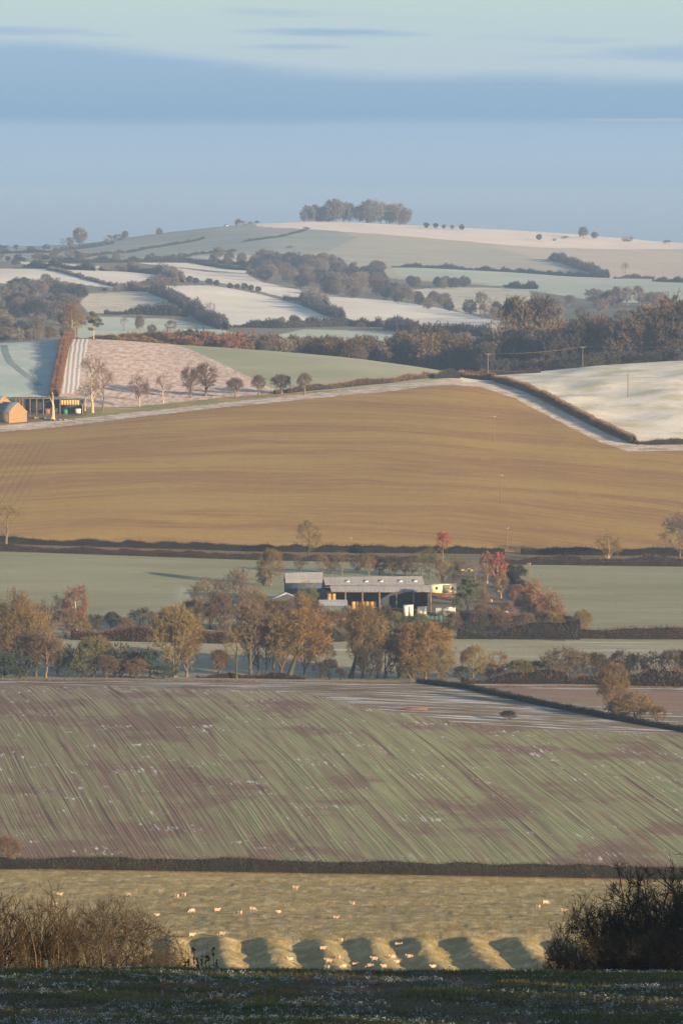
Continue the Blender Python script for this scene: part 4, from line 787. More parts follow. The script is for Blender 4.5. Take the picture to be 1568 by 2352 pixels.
# ------------------------------------------------------------------ trees round the farm
MID = [
 (120, 1552, 92, 'round0', 'grey', 'bark', 1.0, 'bare_tree', 'grey-brown spreading tree left of the white-stemmed birch'), (174, 1549, 122, 'birch0', 'russet', 'birch', .98, 'birch_tree', 'russet birch with a bright white stem on the left'),
 (112, 1520, 92, 'open2', 'brown', 'bark', .95, 'bare_tree', 'brown bare tree in the meadow edge left of the birch'), (150, 1540, 70, 'bush0', 'brown', 'bark', .8, 'bush', 'brown scrub at the foot of the birch, left side'),
 (190, 1541, 44, 'fuzzy1', 'ochre', 'bark', 1.1, 'bush', 'small bright ochre round bush right of the birch stem'), (70, 1552, 70, 'bush2', 'sallow', 'bark', 1.0, 'bush', 'brown bushes between the tall ochre trees and the spreading tree'),
 (258, 1562, 44, 'bush1', 'dark', 'bark', 1.0, 'bush', 'dark low bush behind the red hedge, left of the dark dome'), (322, 1558, 58, 'round2', 'dark', 'darkbark', 1.3, 'bare_tree', 'dark dome-shaped tree standing in the red hedge'),
 (375, 1563, 46, 'bush2', 'dark', 'bark', .9, 'bush', 'small dark bush right of the dark dome-shaped tree'),
 (482, 1566, 118, 'round3', 'brown', 'ivy', .95, 'bare_tree', 'rounded bare tree with dark forked trunk left of the farm'), (440, 1570, 70, 'bush0', 'olive', 'bark', .9, 'bush', 'olive scrub below the smoke left of the forked tree'),
 (556, 1568, 132, 'round1', 'grey', 'darkbark', .88, 'bare_tree', 'wide dark-limbed oak just left of the farm sheds'), (528, 1556, 92, 'open0', 'brown', 'bark', .8, 'bare_tree', 'brown bare tree in front of the dark-limbed oak'),
 (596, 1558, 96, 'round2', 'ochre', 'bark', .85, 'bare_tree', 'ochre tree below the left farm shed'), (640, 1553, 84, 'clump1', 'ochre', 'bark', .75, 'bare_tree', 'ochre clump hiding the foot of the left sheds'),
 (690, 1552, 92, 'round3', 'orange', 'bark', .85, 'bare_tree', 'orange tree below the small teal shed'), (735, 1553, 76, 'fuzzy0', 'brown', 'bark', .8, 'bare_tree', 'brown bush tree under the teal shed'),
 (800, 1556, 62, 'fuzzy1', 'brown', 'bark', .9, 'bare_tree', 'brown tree in front of the straw bales'), (850, 1558, 62, 'bush1', 'sallow', 'bark', .9, 'bush', 'brown scrub in front of the dark bays of the barn'),
 (905, 1560, 54, 'bush0', 'olive', 'ivy', .9, 'bush', 'olive scrub left of the white containers'), (940, 1558, 46, 'bush2', 'olive', 'ivy', 1.0, 'bush', 'dark scrub under the tallest white container'), (1000, 1555, 40, 'bush1', 'olive', 'ivy', 1.0, 'bush', 'olive scrub under the long container'),
 (708, 1600, 90, 'round0', 'olive', 'darkbark', .62, 'bare_tree', 'narrow olive tree standing between the sheds'), (692, 1596, 66, 'everbush0', 'olive', 'ivy', .7, 'bush', 'dark ivy bush at the foot of the narrow olive tree'),
 (621, 1700, 84, 'clump0', 'ochre', 'bark', .80, 'bare_tree', 'bushy ochre tree behind the left end of the sheds'), (605, 1702, 40, 'everbush1', 'green', 'ivy', .9, 'bush', 'dark bush under the bushy ochre tree behind the sheds'),
 (690, 1745, 42, 'round1', 'brown', 'bark', 1.0, 'bare_tree', 'small faint tree behind the light roof, leftmost of the row behind the barn'), (740, 1740, 50, 'round2', 'brown', 'bark', 1.0, 'bare_tree', 'second small bare tree of the row behind the barn'),
 (785, 1740, 58, 'open1', 'brown', 'bark', .95, 'bare_tree', 'third small bare tree of the row behind the barn, paler'), (846, 1738, 54, 'round0', 'ochre', 'bark', .9, 'bare_tree', 'ochre round tree behind the barn roof, left of two'),
 (900, 1740, 50, 'fuzzy0', 'ochre', 'bark', .9, 'bare_tree', 'ochre round tree behind the barn roof, right of two'), (945, 1738, 46, 'round3', 'brown', 'bark', 1.0, 'bare_tree', 'brown low tree behind the right end of the barn roof'),
 (985, 1730, 70, 'round1', 'olive', 'darkbark', .8, 'bare_tree', 'dull green tree behind the cream cabin, left'), (1014, 1700, 78, 'tall0', 'ochre', 'bark', .9, 'bare_tree', 'slender ochre tree below the red-leaved top behind the cream cabin'),
 (710, 1816, 78, 'round1', 'ochre', 'ivy', .95, 'bare_tree', 'bare tree with an ivied trunk in the lane hedge above the sheds'), (1017, 1806, 66, 'autumn0', 'red', 'bark', .92, 'autumn_tree', 'bright red-leaved tree against the brown field'),
 (1142, 1690, 92, 'autumn1', 'red', 'pale', .85, 'autumn_tree', 'red-leaved tree beside the farm drive, right one of two red trees'), (1118, 1720, 70, 'autumn0', 'russet', 'pale', .95, 'autumn_tree', 'russet-leaved tree touching the red tree by the drive'),
 (1150, 1668, 62, 'tall1', 'ochre', 'pale', 1.0, 'bare_tree', 'ochre tree with a pale stem in front of the red tree by the drive'),
 (1074, 1603, 104, 'pine0', 'pine', 'darkbark', .92, 'pine_tree', 'dark green pine beside the cream cabin'), (1052, 1600, 54, 'everbush0', 'pine', 'ivy', .6, 'bush', 'dark evergreen bush at the left foot of the pine'),
 (1262, 1604, 84, 'droop0', 'rust', 'bark', .85, 'conifer_tree', 'rusty drooping conifer right of the drive, lower of two'), (1228, 1640, 84, 'droop0', 'rust', 'bark', .75, 'conifer_tree', 'rusty drooping conifer right of the drive, upper of two'),
 (1250, 1566, 50, 'fuzzy1', 'ochre', 'bark', 1.2, 'bush', 'ochre tangle below the rusty conifers'), (1296, 1564, 46, 'bush0', 'sallow', 'bark', 1.1, 'bush', 'brown scrub left of the round ochre bush at the pasture corner'),
 (1336, 1560, 62, 'fuzzy0', 'ochre', 'bark', .85, 'bush', 'round ochre bush at the left bottom corner of the right-hand pasture'), (1180, 1566, 48, 'bush2', 'brown', 'bark', 1.1, 'bush', 'brown scrub under the white scrap in the yard'),
 (1120, 1564, 48, 'bush0', 'dark', 'bark', 1.1, 'bush', 'dark scrub right of the pine, under the orange pole'), (1068, 1562, 54, 'bush1', 'dark', 'ivy', .8, 'bush', 'dark bush right behind the great orange willow'),
 (1396, 1798, 80, 'round0', 'ochre', 'pale', .9, 'bare_tree', 'pale-trunked ochre tree in the lane hedge on the right'), (1563, 1800, 124, 'round2', 'grey', 'bark', 1.05, 'oak_tree', 'large bare grey oak cut by the right edge in the lane hedge'),
 (14, 1822, 104, 'open0', 'ochre', 'bark', 1.1, 'bare_tree', 'bare ochre tree at the left edge above the lane'), (18, 1100, 58, 'fuzzy0', 'sallow', 'bark', 1.3, 'bush', 'russet sallow bush at the left end of the near hedge'),
]
MID += [
 (1108, 1600, 40, 'fuzzy0', 'sallow', 'bark', 1.1, 'bush', 'brown scrub right of the pine beside the drive'), (1100, 1640, 44, 'bush1', 'brown', 'bark', 1.0, 'bush', 'brown scrub between the pine and the amber drum'), (1112, 1690, 54, 'round1', 'brown', 'bark', .9, 'bare_tree', 'bare tree left of the red trees on the drive'),
 (1090, 1730, 50, 'open1', 'grey', 'bark', 1.0, 'bare_tree', 'grey bare tree by the top of the drive'), (1180, 1730, 44, 'bush2', 'thorn', 'bark', 1.1, 'bush', 'dark scrub behind the red-leaved tree by the drive'), (1050, 1750, 46, 'round0', 'sallow', 'bark', 1.0, 'bare_tree', 'brown bare tree in front of the timber stack'),
 (1165, 1600, 42, 'fuzzy1', 'brown', 'bark', 1.1, 'bush', 'brown scrub hiding the middle of the yard heap'), (1200, 1612, 46, 'bush0', 'sallow', 'bark', 1.0, 'bush', 'brown scrub at the foot of the lower rusty conifer'), (1134, 1590, 40, 'clump1', 'ochre', 'bark', 1.0, 'bush', 'ochre tuft between orange marker and scrap'),
 (1186, 1660, 40, 'bush1', 'rust', 'bark', 1.0, 'bush', 'rusty bush left of the upper rusty conifer'), (930, 1745, 40, 'fuzzy0', 'sallow', 'bark', 1.0, 'bush', 'brown thicket behind the barn roof near its right end'), (1290, 1588, 44, 'droop0', 'rust', 'bark', .7, 'conifer_tree', 'lowest of the rusty drooping conifers, beside the pasture'),
 (215, 1556, 46, 'bush2', 'dark', 'bark', .9, 'bush', 'dark bush behind the ochre round bush'), (290, 1556, 38, 'bush0', 'brown', 'bark', 1.1, 'bush', 'brown scrub left of the dark dome tree'), (350, 1556, 50, 'bush1', 'grey', 'bark', 1.0, 'bush', 'grey scrub just right of the dark dome tree'),
 (410, 1560, 56, 'bush2', 'brown', 'bark', 1.0, 'bush', 'brown scrub behind the top of the big ochre willow'), (460, 1556, 84, 'round0', 'brown', 'ivy', .8, 'bare_tree', 'brown tree left of the rounded forked tree'), (508, 1556, 96, 'clump1', 'brown', 'bark', .7, 'bare_tree', 'brown crown between forked tree and oak'),
 (575, 1556, 104, 'round3', 'brown', 'ivy', .8, 'bare_tree', 'brown tree in front of the oak, left of the sheds'), (618, 1554, 78, 'fuzzy0', 'ochre', 'bark', .8, 'bare_tree', 'round ochre crown at the left corner of the sheds'), (665, 1552, 80, 'round1', 'brown', 'bark', .9, 'bare_tree', 'brown crown hiding the lean-to wall'),
 (712, 1554, 70, 'clump0', 'sallow', 'bark', .8, 'bush', 'brown clump under the narrow olive tree'), (770, 1554, 62, 'bush0', 'sallow', 'bark', 1.0, 'bush', 'brown scrub below the teal wall'), (828, 1555, 58, 'clump1', 'brown', 'bark', 1.0, 'bush', 'brown brush below the lit straw bales'),
 (880, 1556, 66, 'fuzzy0', 'dark', 'ivy', .9, 'bush', 'dark bushy crown below the dark bays of the barn'), (965, 1556, 50, 'clump0', 'olive', 'ivy', 1.0, 'bush', 'olive brush below the short white container'), (1040, 1556, 52, 'fuzzy1', 'sallow', 'bark', .9, 'bush', 'brown brush right of the great orange willow top'),
 (1098, 1558, 56, 'clump1', 'dark', 'bark', 1.0, 'bush', 'dark brush under the pine'), (1150, 1560, 52, 'fuzzy1', 'sallow', 'bark', 1.1, 'bush', 'brown brush in front of the grey scrap heap'), (1206, 1560, 50, 'clump0', 'brown', 'bark', 1.1, 'bush', 'brown brush below the white scrap, right part'),
 (1275, 1562, 52, 'clump1', 'ochre', 'bark', 1.0, 'bush', 'ochre brush at the lower end of the drive hedge'), (1040, 1700, 60, 'round2', 'olive', 'darkbark', .8, 'bare_tree', 'dull tree between cream cabin and pine'), (968, 1742, 60, 'open0', 'olive', 'bark', .9, 'bare_tree', 'thin dull tree above the right end of the barn roof'),
 (820, 1742, 44, 'round3', 'brown', 'bark', 1.0, 'bare_tree', 'low brown tree behind the middle of the barn roof'), (762, 1744, 40, 'clump0', 'sallow', 'bark', 1.0, 'bush', 'low brown brush behind the left part of the barn roof'), (872, 1744, 42, 'clump1', 'brown', 'bark', 1.0, 'bush', 'low brush between two ochre trees behind the barn')]
for u, Y, h, sh, cr, bk, W, nm, lab in MID:
    plant(nm, sh, at(u, Y), px(h, Y), lab, 'bush' if nm == 'bush' else 'tree', cr, bk, W=W)
# ------------------------------------------------------------------ trees along the top of the brown field, and on the knoll
TOP = [
 (214, 948, 2190, 138, 'open0', 'brown', 'pale', .75, 'bare_tree', 'tallest bare tree beside the upper farm, thick lit trunk'), (196, 944, 2205, 66, 'open1', 'brown', 'pale', .8, 'bare_tree', 'short trunked bare tree left of the tallest one'),
 (236, 944, 2205, 98, 'open2', 'brown', 'bark', .8, 'bare_tree', 'bare tree just right of the tallest one by the upper farm'), (320, 934, 2215, 78, 'round0', 'brown', 'pale', .78, 'bare_tree', 'rounded bare tree first to the right of the farm group'),
 (376, 926, 2225, 66, 'open2', 'brown', 'pale', .85, 'bare_tree', 'faint spreading bare tree second right of the farm group'), (438, 914, 2235, 76, 'tall0', 'brown', 'bark', 1.05, 'bare_tree', 'upright bare tree, left of the close pair'),
 (473, 910, 2240, 80, 'tall1', 'brown', 'bark', 1.15, 'bare_tree', 'upright bare tree, right of the close pair'), (541, 913, 2250, 45, 'pollard0', 'grey', 'bark', 1.25, 'pollard_tree', 'small pollard, leftmost of four round pollards'),
 (594, 908, 2255, 46, 'pollard1', 'grey', 'bark', 1.0, 'pollard_tree', 'narrow pollard, second of four round pollards'), (647, 904, 2260, 44, 'pollard0', 'grey', 'bark', 1.5, 'pollard_tree', 'widest pollard, third of four round pollards'),
 (700, 906, 2265, 49, 'pollard1', 'grey', 'bark', 1.0, 'pollard_tree', 'egg-shaped pollard, rightmost of four round pollards'),
 (166, 776, 2556, 80, 'round1', 'ochre', 'pale', .78, 'bare_tree', 'ochre bare tree at the top end of the rusty hedge'), (152, 779, 2550, 34, 'everbush1', 'pine', 'ivy', .9, 'bush', 'dark bush leaning left under the hilltop ochre tree'),
 (216, 779, 2560, 68, 'pine1', 'pine', 'pale', .78, 'pine_tree', 'flat-topped dark pine alone on the knoll, right of the rusty hedge'), (117, 783, 2590, 42, 'round2', 'grey', 'bark', .9, 'bare_tree', 'small dark wind-bent tree left of the rusty hedge top'),
 (178, 778, 2580, 70, 'open1', 'brown', 'bark', .8, 'bare_tree', 'thin bare tree behind the ochre tree on the knoll'),
]
for u, v, Y, h, sh, cr, bk, W, nm, lab in TOP:
    p = ground(u, v, 2080, 2560) if Y < 2558 else at(u, Y)
    plant(nm, sh, p, px(h, p.y), lab, 'bush' if nm == 'bush' else 'tree', cr, bk, W=W)
p = ground(121, 965, 2080, 2300); plant('dead_tree', 'snag0', p, px(72, p.y), 'dead pollard snag with a pale trunk in front of the open shed', 'tree', 'brown', 'pale')

# ------------------------------------------------------------------ the belt of wood and the far woods, every tree its own
CW = {'rust': 'rusty', 'wood': 'mid brown', 'russet': 'russet', 'far': 'pale brown', 'brown': 'warm brown', 'grey': 'greyish', 'dark': 'dark', 'fardark': 'blackish'}
def shade_label(label, group, c, f):
    """tells the trees of a wood apart by tone and by the stretch of the wood they stand in"""
    w = ['left end', 'left half', 'right half', 'right end'][min(3, max(0, int(f*4)))]; return CW[c]+' '+label+', '+w, CW[c]+' '+group+', '+w
def scatter(n, poly, y0, y1, h, kinds, crowns, label, group, seed, name='distant_tree', parts=False, W=(0.8, 1.15), hscale=None, sort=None):
    rng = random.Random(seed); us = [p[0] for p in poly]; vs = [p[1] for p in poly]; k = 0; tries = 0
    while k < n and tries < n*60:
        tries += 1; u = rng.uniform(min(us), max(us)); v = rng.uniform(min(vs), max(vs))
        if not in_poly(np.array([u]), np.array([v]), poly)[0]: continue
        p = ground(u, v, y0, y1, 160); H = px(rng.uniform(*h), p.y)*(hscale(u) if hscale else 1); c = rng.choice(crowns)
        lb, gp = shade_label(label, group, c, (u-max(min(us), 0))/(min(max(us), 1568)-max(min(us), 0)))
        kd = rng.choice(kinds); plant('woodland_bush' if kd.startswith('farb') else name, kd, p, H, lb, 'tree', c, group=gp, W=rng.uniform(*W), parts=parts); k += 1
def belt(n, u0, u1, y0, y1, top, kinds, crowns, label, group, seed, base=None, W=(0.75, 1.1), jit=0.12):
    """trees at random distances; top(u) is the frame height their crowns reach from the front rank"""
    rng = random.Random(seed)
    for k in range(n):
        u = u0+(u1-u0)*(k+rng.uniform(0, 1))/n; Y = rng.uniform(y0, y1); p = at(u, Y); v = HZ-(p.z-ZC)/p.y*F
        H = max(px((v-top(u))*rng.uniform(1-jit*2, 1+jit*0.3), p.y), 5.0)
        c = rng.choice(crowns); kd = rng.choice(kinds); lb, gp = shade_label(label, group, c, (u-max(u0, 0))/(min(u1, 1568)-max(u0, 0)))
        plant('woodland_bush' if kd.startswith('farb') else 'woodland_tree', kd, p, H, lb, 'bush' if kd.startswith('farb') else 'tree', c, group=gp, W=rng.uniform(*W), parts=False)
ip = lambda *a: (lambda u: float(np.interp(u, a[0::2], a[1::2])))
FAR = ['far0', 'far1', 'far2', 'far3', 'far4']; FT = ['fartall0', 'fartall1', 'fartall2']; FB = ['farbush0', 'farbush1', 'farbush2']; FO = ['faropen0', 'faropen1']
belt(34, 250, 560, 2610, 2700, ip(250, 768, 330, 762, 450, 758, 560, 762), FB+FAR, ['rust', 'wood', 'russet'], 'scrub in the thin end of the belt behind the stubble', 'reddish scrub trees of the wood belt', 1, W=(0.9, 1.3))
belt(40, 540, 1130, 2640, 2700, ip(540, 765, 700, 770, 820, 776, 900, 766, 1000, 762, 1130, 780), FAR, ['wood', 'wood', 'far', 'brown'], 'tree in the front of the belt behind the sage field', 'front trees of the wood belt', 2, W=(0.7, 1.0))
belt(24, 560, 1130, 2720, 2860, ip(560, 768, 700, 772, 820, 776, 900, 764, 1000, 758, 1130, 770), FAR, ['wood', 'grey', 'dark'], 'tree deep in the belt behind the sage field', 'rear trees of the wood belt', 3, W=(0.7, 1.0))
belt(42, 1110, 1640, 2590, 2680, ip(1110, 775, 1160, 750, 1250, 740, 1330, 728, 1430, 732, 1480, 718, 1530, 702, 1640, 690), FAR+['fartall1'], ['wood', 'dark', 'grey', 'brown'], 'tree in the front of the right wood above the white pasture', 'front trees of the right wood', 4, W=(0.55, 0.85))
belt(28, 1120, 1640, 2700, 2860, ip(1120, 770, 1250, 722, 1330, 722, 1430, 726, 1480, 706, 1530, 690, 1640, 680), FAR, ['wood', 'dark', 'wood', 'grey'], 'tree deep in the right wood', 'rear trees of the right wood', 5, W=(0.6, 0.9))
belt(26, 1110, 1640, 2560, 2590, ip(1110, 825, 1300, 815, 1640, 790), FB, ['dark', 'fardark'], 'underwood at the foot of the right wood', 'underwood of the right wood', 6, W=(0.8, 1.2))
for u, Y, top, sh, cr, lab in [(990, 2680, 748, 'far2', 'dark', 'domed dark tree rising above the wood belt'), (1185, 2720, 688, 'fartall0', 'wood', 'tall slim tree rising above the right wood, leftmost of three'), (1212, 2730, 692, 'fartall1', 'grey', 'tall slim tree rising above the right wood, middle of three'),
   (1246, 2730, 680, 'fartall2', 'wood', 'tall poplar-like tree rising above the right wood, rightmost and tallest of three'), (1150, 2700, 735, 'faropen0', 'grey', 'thin leaning bare tree at the left end of the right wood'),
   (1420, 2610, 738, 'far3', 'brown', 'rounded brown tree in the right wood'), (1270, 2640, 735, 'far1', 'brown', 'warm-crowned tree near the left of the right wood'), (1545, 2620, 676, 'far4', 'brown', 'tallest brown tree at the right edge of the right wood'), (1562, 2590, 690, 'far0', 'wood', 'broad brown tree cut by the right edge of the photo')]:
    p = at(u, Y); v = HZ-(p.z-ZC)/p.y*F; plant('woodland_tree', sh, p, px(v-top, p.y), lab, 'tree', cr, W=.9, parts=False)
# wood on the hillside
scatter(58, [(580, 640), (585, 612), (620, 606), (700, 612), (780, 622), (880, 640), (900, 664), (920, 690), (880, 692), (760, 682), (660, 666), (600, 655)], 3500, 5400, (28, 38), FAR, ['far', 'far', 'wood', 'fardark'], 'tree in the large wood on the hillside', 'trees of the hillside wood', 11, W=(1.0, 1.45))
scatter(18, [(640, 606), (730, 600), (820, 612), (900, 625), (920, 640), (800, 635), (700, 620)], 3800, 5400, (20, 30), FAR, ['far', 'fardark'], 'tree in the upper part of the hillside wood', 'upper trees of the hillside wood', 12, W=(1.0, 1.5))
scatter(16, [(880, 668), (930, 680), (1000, 700), (1050, 716), (1040, 726), (960, 708), (880, 694)], 3400, 4600, (24, 36), FAR, ['far', 'fardark'], 'tree in the tail of the hillside wood', 'trees in the tail of the hillside wood', 13)
scatter(12, [(940, 658), (1080, 656), (1080, 664), (960, 668)], 3600, 5000, (20, 28), FAR, ['far', 'fardark'], 'tree in the small copse right of the hillside wood', 'trees of the small copse', 14)
scatter(22, [(1070, 720), (1240, 724), (1300, 742), (1130, 748), (1050, 728)], 3200, 4600, (26, 44), FAR+FO+FT, ['far', 'far', 'fardark'], 'hazy tree in the valley bottom right of the white fields', 'hazy valley trees', 15, W=(.9, 1.4))
scatter(32, [(1230, 700), (1568, 690), (1640, 700), (1640, 735), (1300, 745), (1230, 730)], 3100, 4600, (24, 40), FAR+FO, ['far', 'far', 'grey'], 'hazy tree in the valley behind the right wood', 'hazy trees behind the right wood', 16, W=(1.0, 1.6))
for i, (u, v, h) in enumerate([(1415, 705, 46), (1440, 702, 46), (1466, 704, 48)]):
    p = ground(u, v, 3200, 4700); plant('bare_tree', FT[i], p, px(h, p.y), ['left', 'middle', 'right'][i]+' one of three slim hazy trees standing above the right wood', 'tree', 'far', W=1.2, parts=False, group='three slim hazy trees')
# left side woods
scatter(44, [(-40, 690), (60, 668), (120, 668), (190, 680), (185, 700), (150, 730), (60, 745), (-40, 735)], 3000, 4400, (26, 40), FAR, ['far', 'fardark', 'grey'], 'tree in the left wood under the white field', 'trees of the left wood', 17, W=(1.1, 1.7))
scatter(22, [(-40, 745), (90, 745), (180, 738), (170, 770), (80, 790), (-40, 785)], 2700, 3900, (26, 42), FAR+FB, ['far', 'fardark', 'grey'], 'tree low in the left wood behind the blue field', 'low trees of the left wood', 18, W=(1.1, 1.7))
scatter(26, [(-40, 612), (60, 612), (60, 600), (240, 602), (240, 590), (-40, 588)], 4200, 5400, (12, 20), FAR+FB, ['far', 'fardark'], 'small tree in the strip under the left skyline', 'trees of the strip under the left skyline', 19, W=(1.1, 1.7))
scatter(16, [(-30, 580), (120, 576), (140, 570), (-30, 572)], 4700, 5500, (9, 14), FB, ['fardark'], 'tiny tree on the far left skyline', 'tiny trees on the left skyline', 20)
scatter(12, [(230, 600), (560, 590), (560, 600), (240, 606)], 4200, 5300, (12, 26), FAR+FO, ['far'], 'small tree at the foot of the shade-blue hill', 'trees at the foot of the shade-blue hill', 21)
SOLO = [ # u, v of foot, height, shape, crown, W, label
 (107, 655, 26, 'far1', 'grey', 1.1, 'round tree standing above the left wood against the white field'), (184, 562, 40, 'far3', 'grey', .95, 'big round tree on the left skyline'), (162, 566, 22, 'far0', 'far', .9, 'smaller tree left of the big round skyline tree'),
 (146, 568, 24, 'faropen1', 'far', .8, 'thin tree at the left of the skyline tree group'), (250, 556, 16, 'farbush0', 'far', 1.0, 'bushy tree on the slope left of the skyline bushes'), (272, 553, 16, 'farbush1', 'fardark', 1.2, 'dark bushes on the slope of the left skyline'), (288, 550, 20, 'far2', 'far', .9, 'small round tree right of the dark skyline bushes'),
 (366, 540, 17, 'far4', 'grey', 1.05, 'lone small tree on the left slope of the skyline'), (702, 530, 9, 'farbush2', 'fardark', 1.4, 'dark bush on the edge of the shade-blue slope under the hilltop clump'),
 (1237, 552, 15, 'far0', 'fardark', 1.0, 'lone dark round bush on the rosy crest'), (1339, 548, 27, 'far2', 'grey', .95, 'round tree on the right skyline'), (1364, 548, 16, 'far3', 'far', 1.2, 'low pale bush right of the round skyline tree'),
 (1296, 548, 6, 'farbush0', 'fardark', 2.4, 'flat dark bush on the crest left of the round skyline tree'), (1441, 556, 13, 'farbush1', 'far', 1.6, 'low bushes on the right skyline'), (1530, 560, 9, 'farbush2', 'fardark', 1.5, 'small dark bush near the right end of the skyline'),
 (1272, 553, 6, 'farbush1', 'fardark', 1.2, 'tiny dark bush right of the lone round bush on the crest'), (1434, 637, 34, 'faropen0', 'grey', .95, 'lone bare tree on the rosy hill field at the right'), (482, 725, 36, 'faropen1', 'grey', 1.0, 'bare tree on the slanting hedge in the middle white field'),
 (512, 740, 20, 'far4', 'far', .9, 'small tree lower down the slanting hedge'), (526, 610, 32, 'far1', 'far', .85, 'pale round tree left of the hillside wood'), (556, 608, 28, 'far2', 'far', 1.0, 'pale tree touching the left end of the hillside wood'), (490, 606, 22, 'far0', 'far', .9, 'faint tree further left of the hillside wood'),
 (590, 640, 44, 'fartall0', 'fardark', 1.2, 'dark tree closing the left end of the hillside wood'), (1020, 706, 34, 'far3', 'grey', 1.2, 'dark dome tree at the end of the hillside wood'), (1105, 712, 44, 'fartall1', 'far', 1.3, 'pale tree in the bright field by the wood, left'), (1130, 718, 40, 'faropen1', 'far', 1.0, 'pale bare tree in the bright field by the wood, right'),
 (285, 760, 34, 'faropen0', 'far', .7, 'faint bare tree in the green frosted valley field, left'), (322, 762, 40, 'far2', 'far', .65, 'faint bare tree in the green frosted valley field, right'), (392, 758, 22, 'farbush0', 'far', 1.0, 'faint low trees in the frosted valley field'), (350, 768, 24, 'far0', 'far', 1.0, 'faint tree above the reddish belt'),
 (645, 752, 24, 'far1', 'far', 1.0, 'hazy tree in the valley hedge, leftmost of three'), (678, 750, 26, 'far4', 'far', 1.0, 'hazy tree in the valley hedge, middle of three'), (710, 750, 24, 'far0', 'far', 1.0, 'hazy tree in the valley hedge, rightmost of three'),
 (585, 750, 14, 'farbush1', 'far', 1.0, 'low hazy bush in the valley hedge'), (830, 752, 12, 'farbush0', 'far', 1.5, 'low bush at the right of the valley hedge'), (885, 752, 18, 'farbush2', 'far', 1.0, 'pale bush at the right end of the valley hedge'),
 (402, 660, 24, 'far3', 'grey', 1.0, 'round tree where the white fields meet'), (665, 570, 6, 'farbush0', 'far', 2.2, 'faint scrub on the shade-blue hill slope')]
for u, v, h, sh, cr, W, lab in SOLO:
    p = ground(u, v, 2750, 5600); plant('bare_tree' if not sh.startswith('farb') else 'bush', sh, p, px(h, p.y), lab, 'bush' if sh.startswith('farb') else 'tree', cr, W=W, parts=False)
for i, (u, v, h, W) in enumerate([(435, 650, 17, 1.0), (450, 652, 14, 1.2), (480, 655, 16, 1.2), (497, 658, 16, 1.0), (528, 662, 13, 1.2), (545, 663, 12, 1.2), (562, 666, 16, 1.1), (577, 669, 15, 1.1), (593, 671, 14, 1.2)]):
    p = ground(u, v, 3300, 4600); plant('bush', FAR[i % 5], p, px(h, p.y), 'dark round bush in the broken row across the white fields', 'bush', 'fardark', W=W*1.05, parts=False, group='bushes in the broken row')
# hilltop clump: beech-like domes in two blocks
CL = [(698, 26), (710, 40), (724, 44), (742, 38), (757, 52), (772, 54), (788, 46), (803, 47), (826, 42), (842, 54), (858, 56), (874, 50), (888, 46), (902, 48), (916, 50), (930, 40), (765, 44), (850, 42), (895, 38), (735, 34)]
for i, (u, h) in enumerate(CL):
    p = at(u, 5330+(i*37) % 90); v = HZ-(p.z-ZC)/p.y*F
    plant('hilltop_tree', FAR[i % 5], p, px(h, p.y), 'tall bare tree in the left block of the hilltop clump' if u < 815 else 'tall bare tree in the right block of the hilltop clump', 'tree', 'far' if i % 3 else 'grey', W=.85, parts=False, group='left block of the hilltop clump' if u < 815 else 'right block of the hilltop clump')
for i, (u, h, k, c, lab) in enumerate([(979, 14, 'far0', 'fardark', 'dark round tree, first of the short row right of the clump'), (1000, 13, 'far1', 'fardark', 'dark round tree, second of the short row right of the clump'), (1019, 11, 'far2', 'far', 'pale tree, third of the short row right of the clump'),
     (1038, 11, 'far3', 'far', 'pale tree, fourth of the short row right of the clump'), (1060, 13, 'far4', 'fardark', 'dark round tree ending the short row right of the clump'), (548, 17, 'far2', 'russet', 'pinkish tree by the hilltop farm'), (560, 11, 'farbush0', 'grey', 'bushes behind the hilltop farm'),
     (575, 9, 'farbush1', 'fardark', 'dark evergreen bushes right of the hilltop farm, left'), (590, 9, 'farbush2', 'fardark', 'dark evergreen bushes right of the hilltop farm, right')]):
    p = at(u, 5290); plant('bare_tree' if not k.startswith('farb') else 'bush', k, p, px(h, p.y), lab, 'tree' if not k.startswith('farb') else 'bush', c, W=1.05, parts=False)
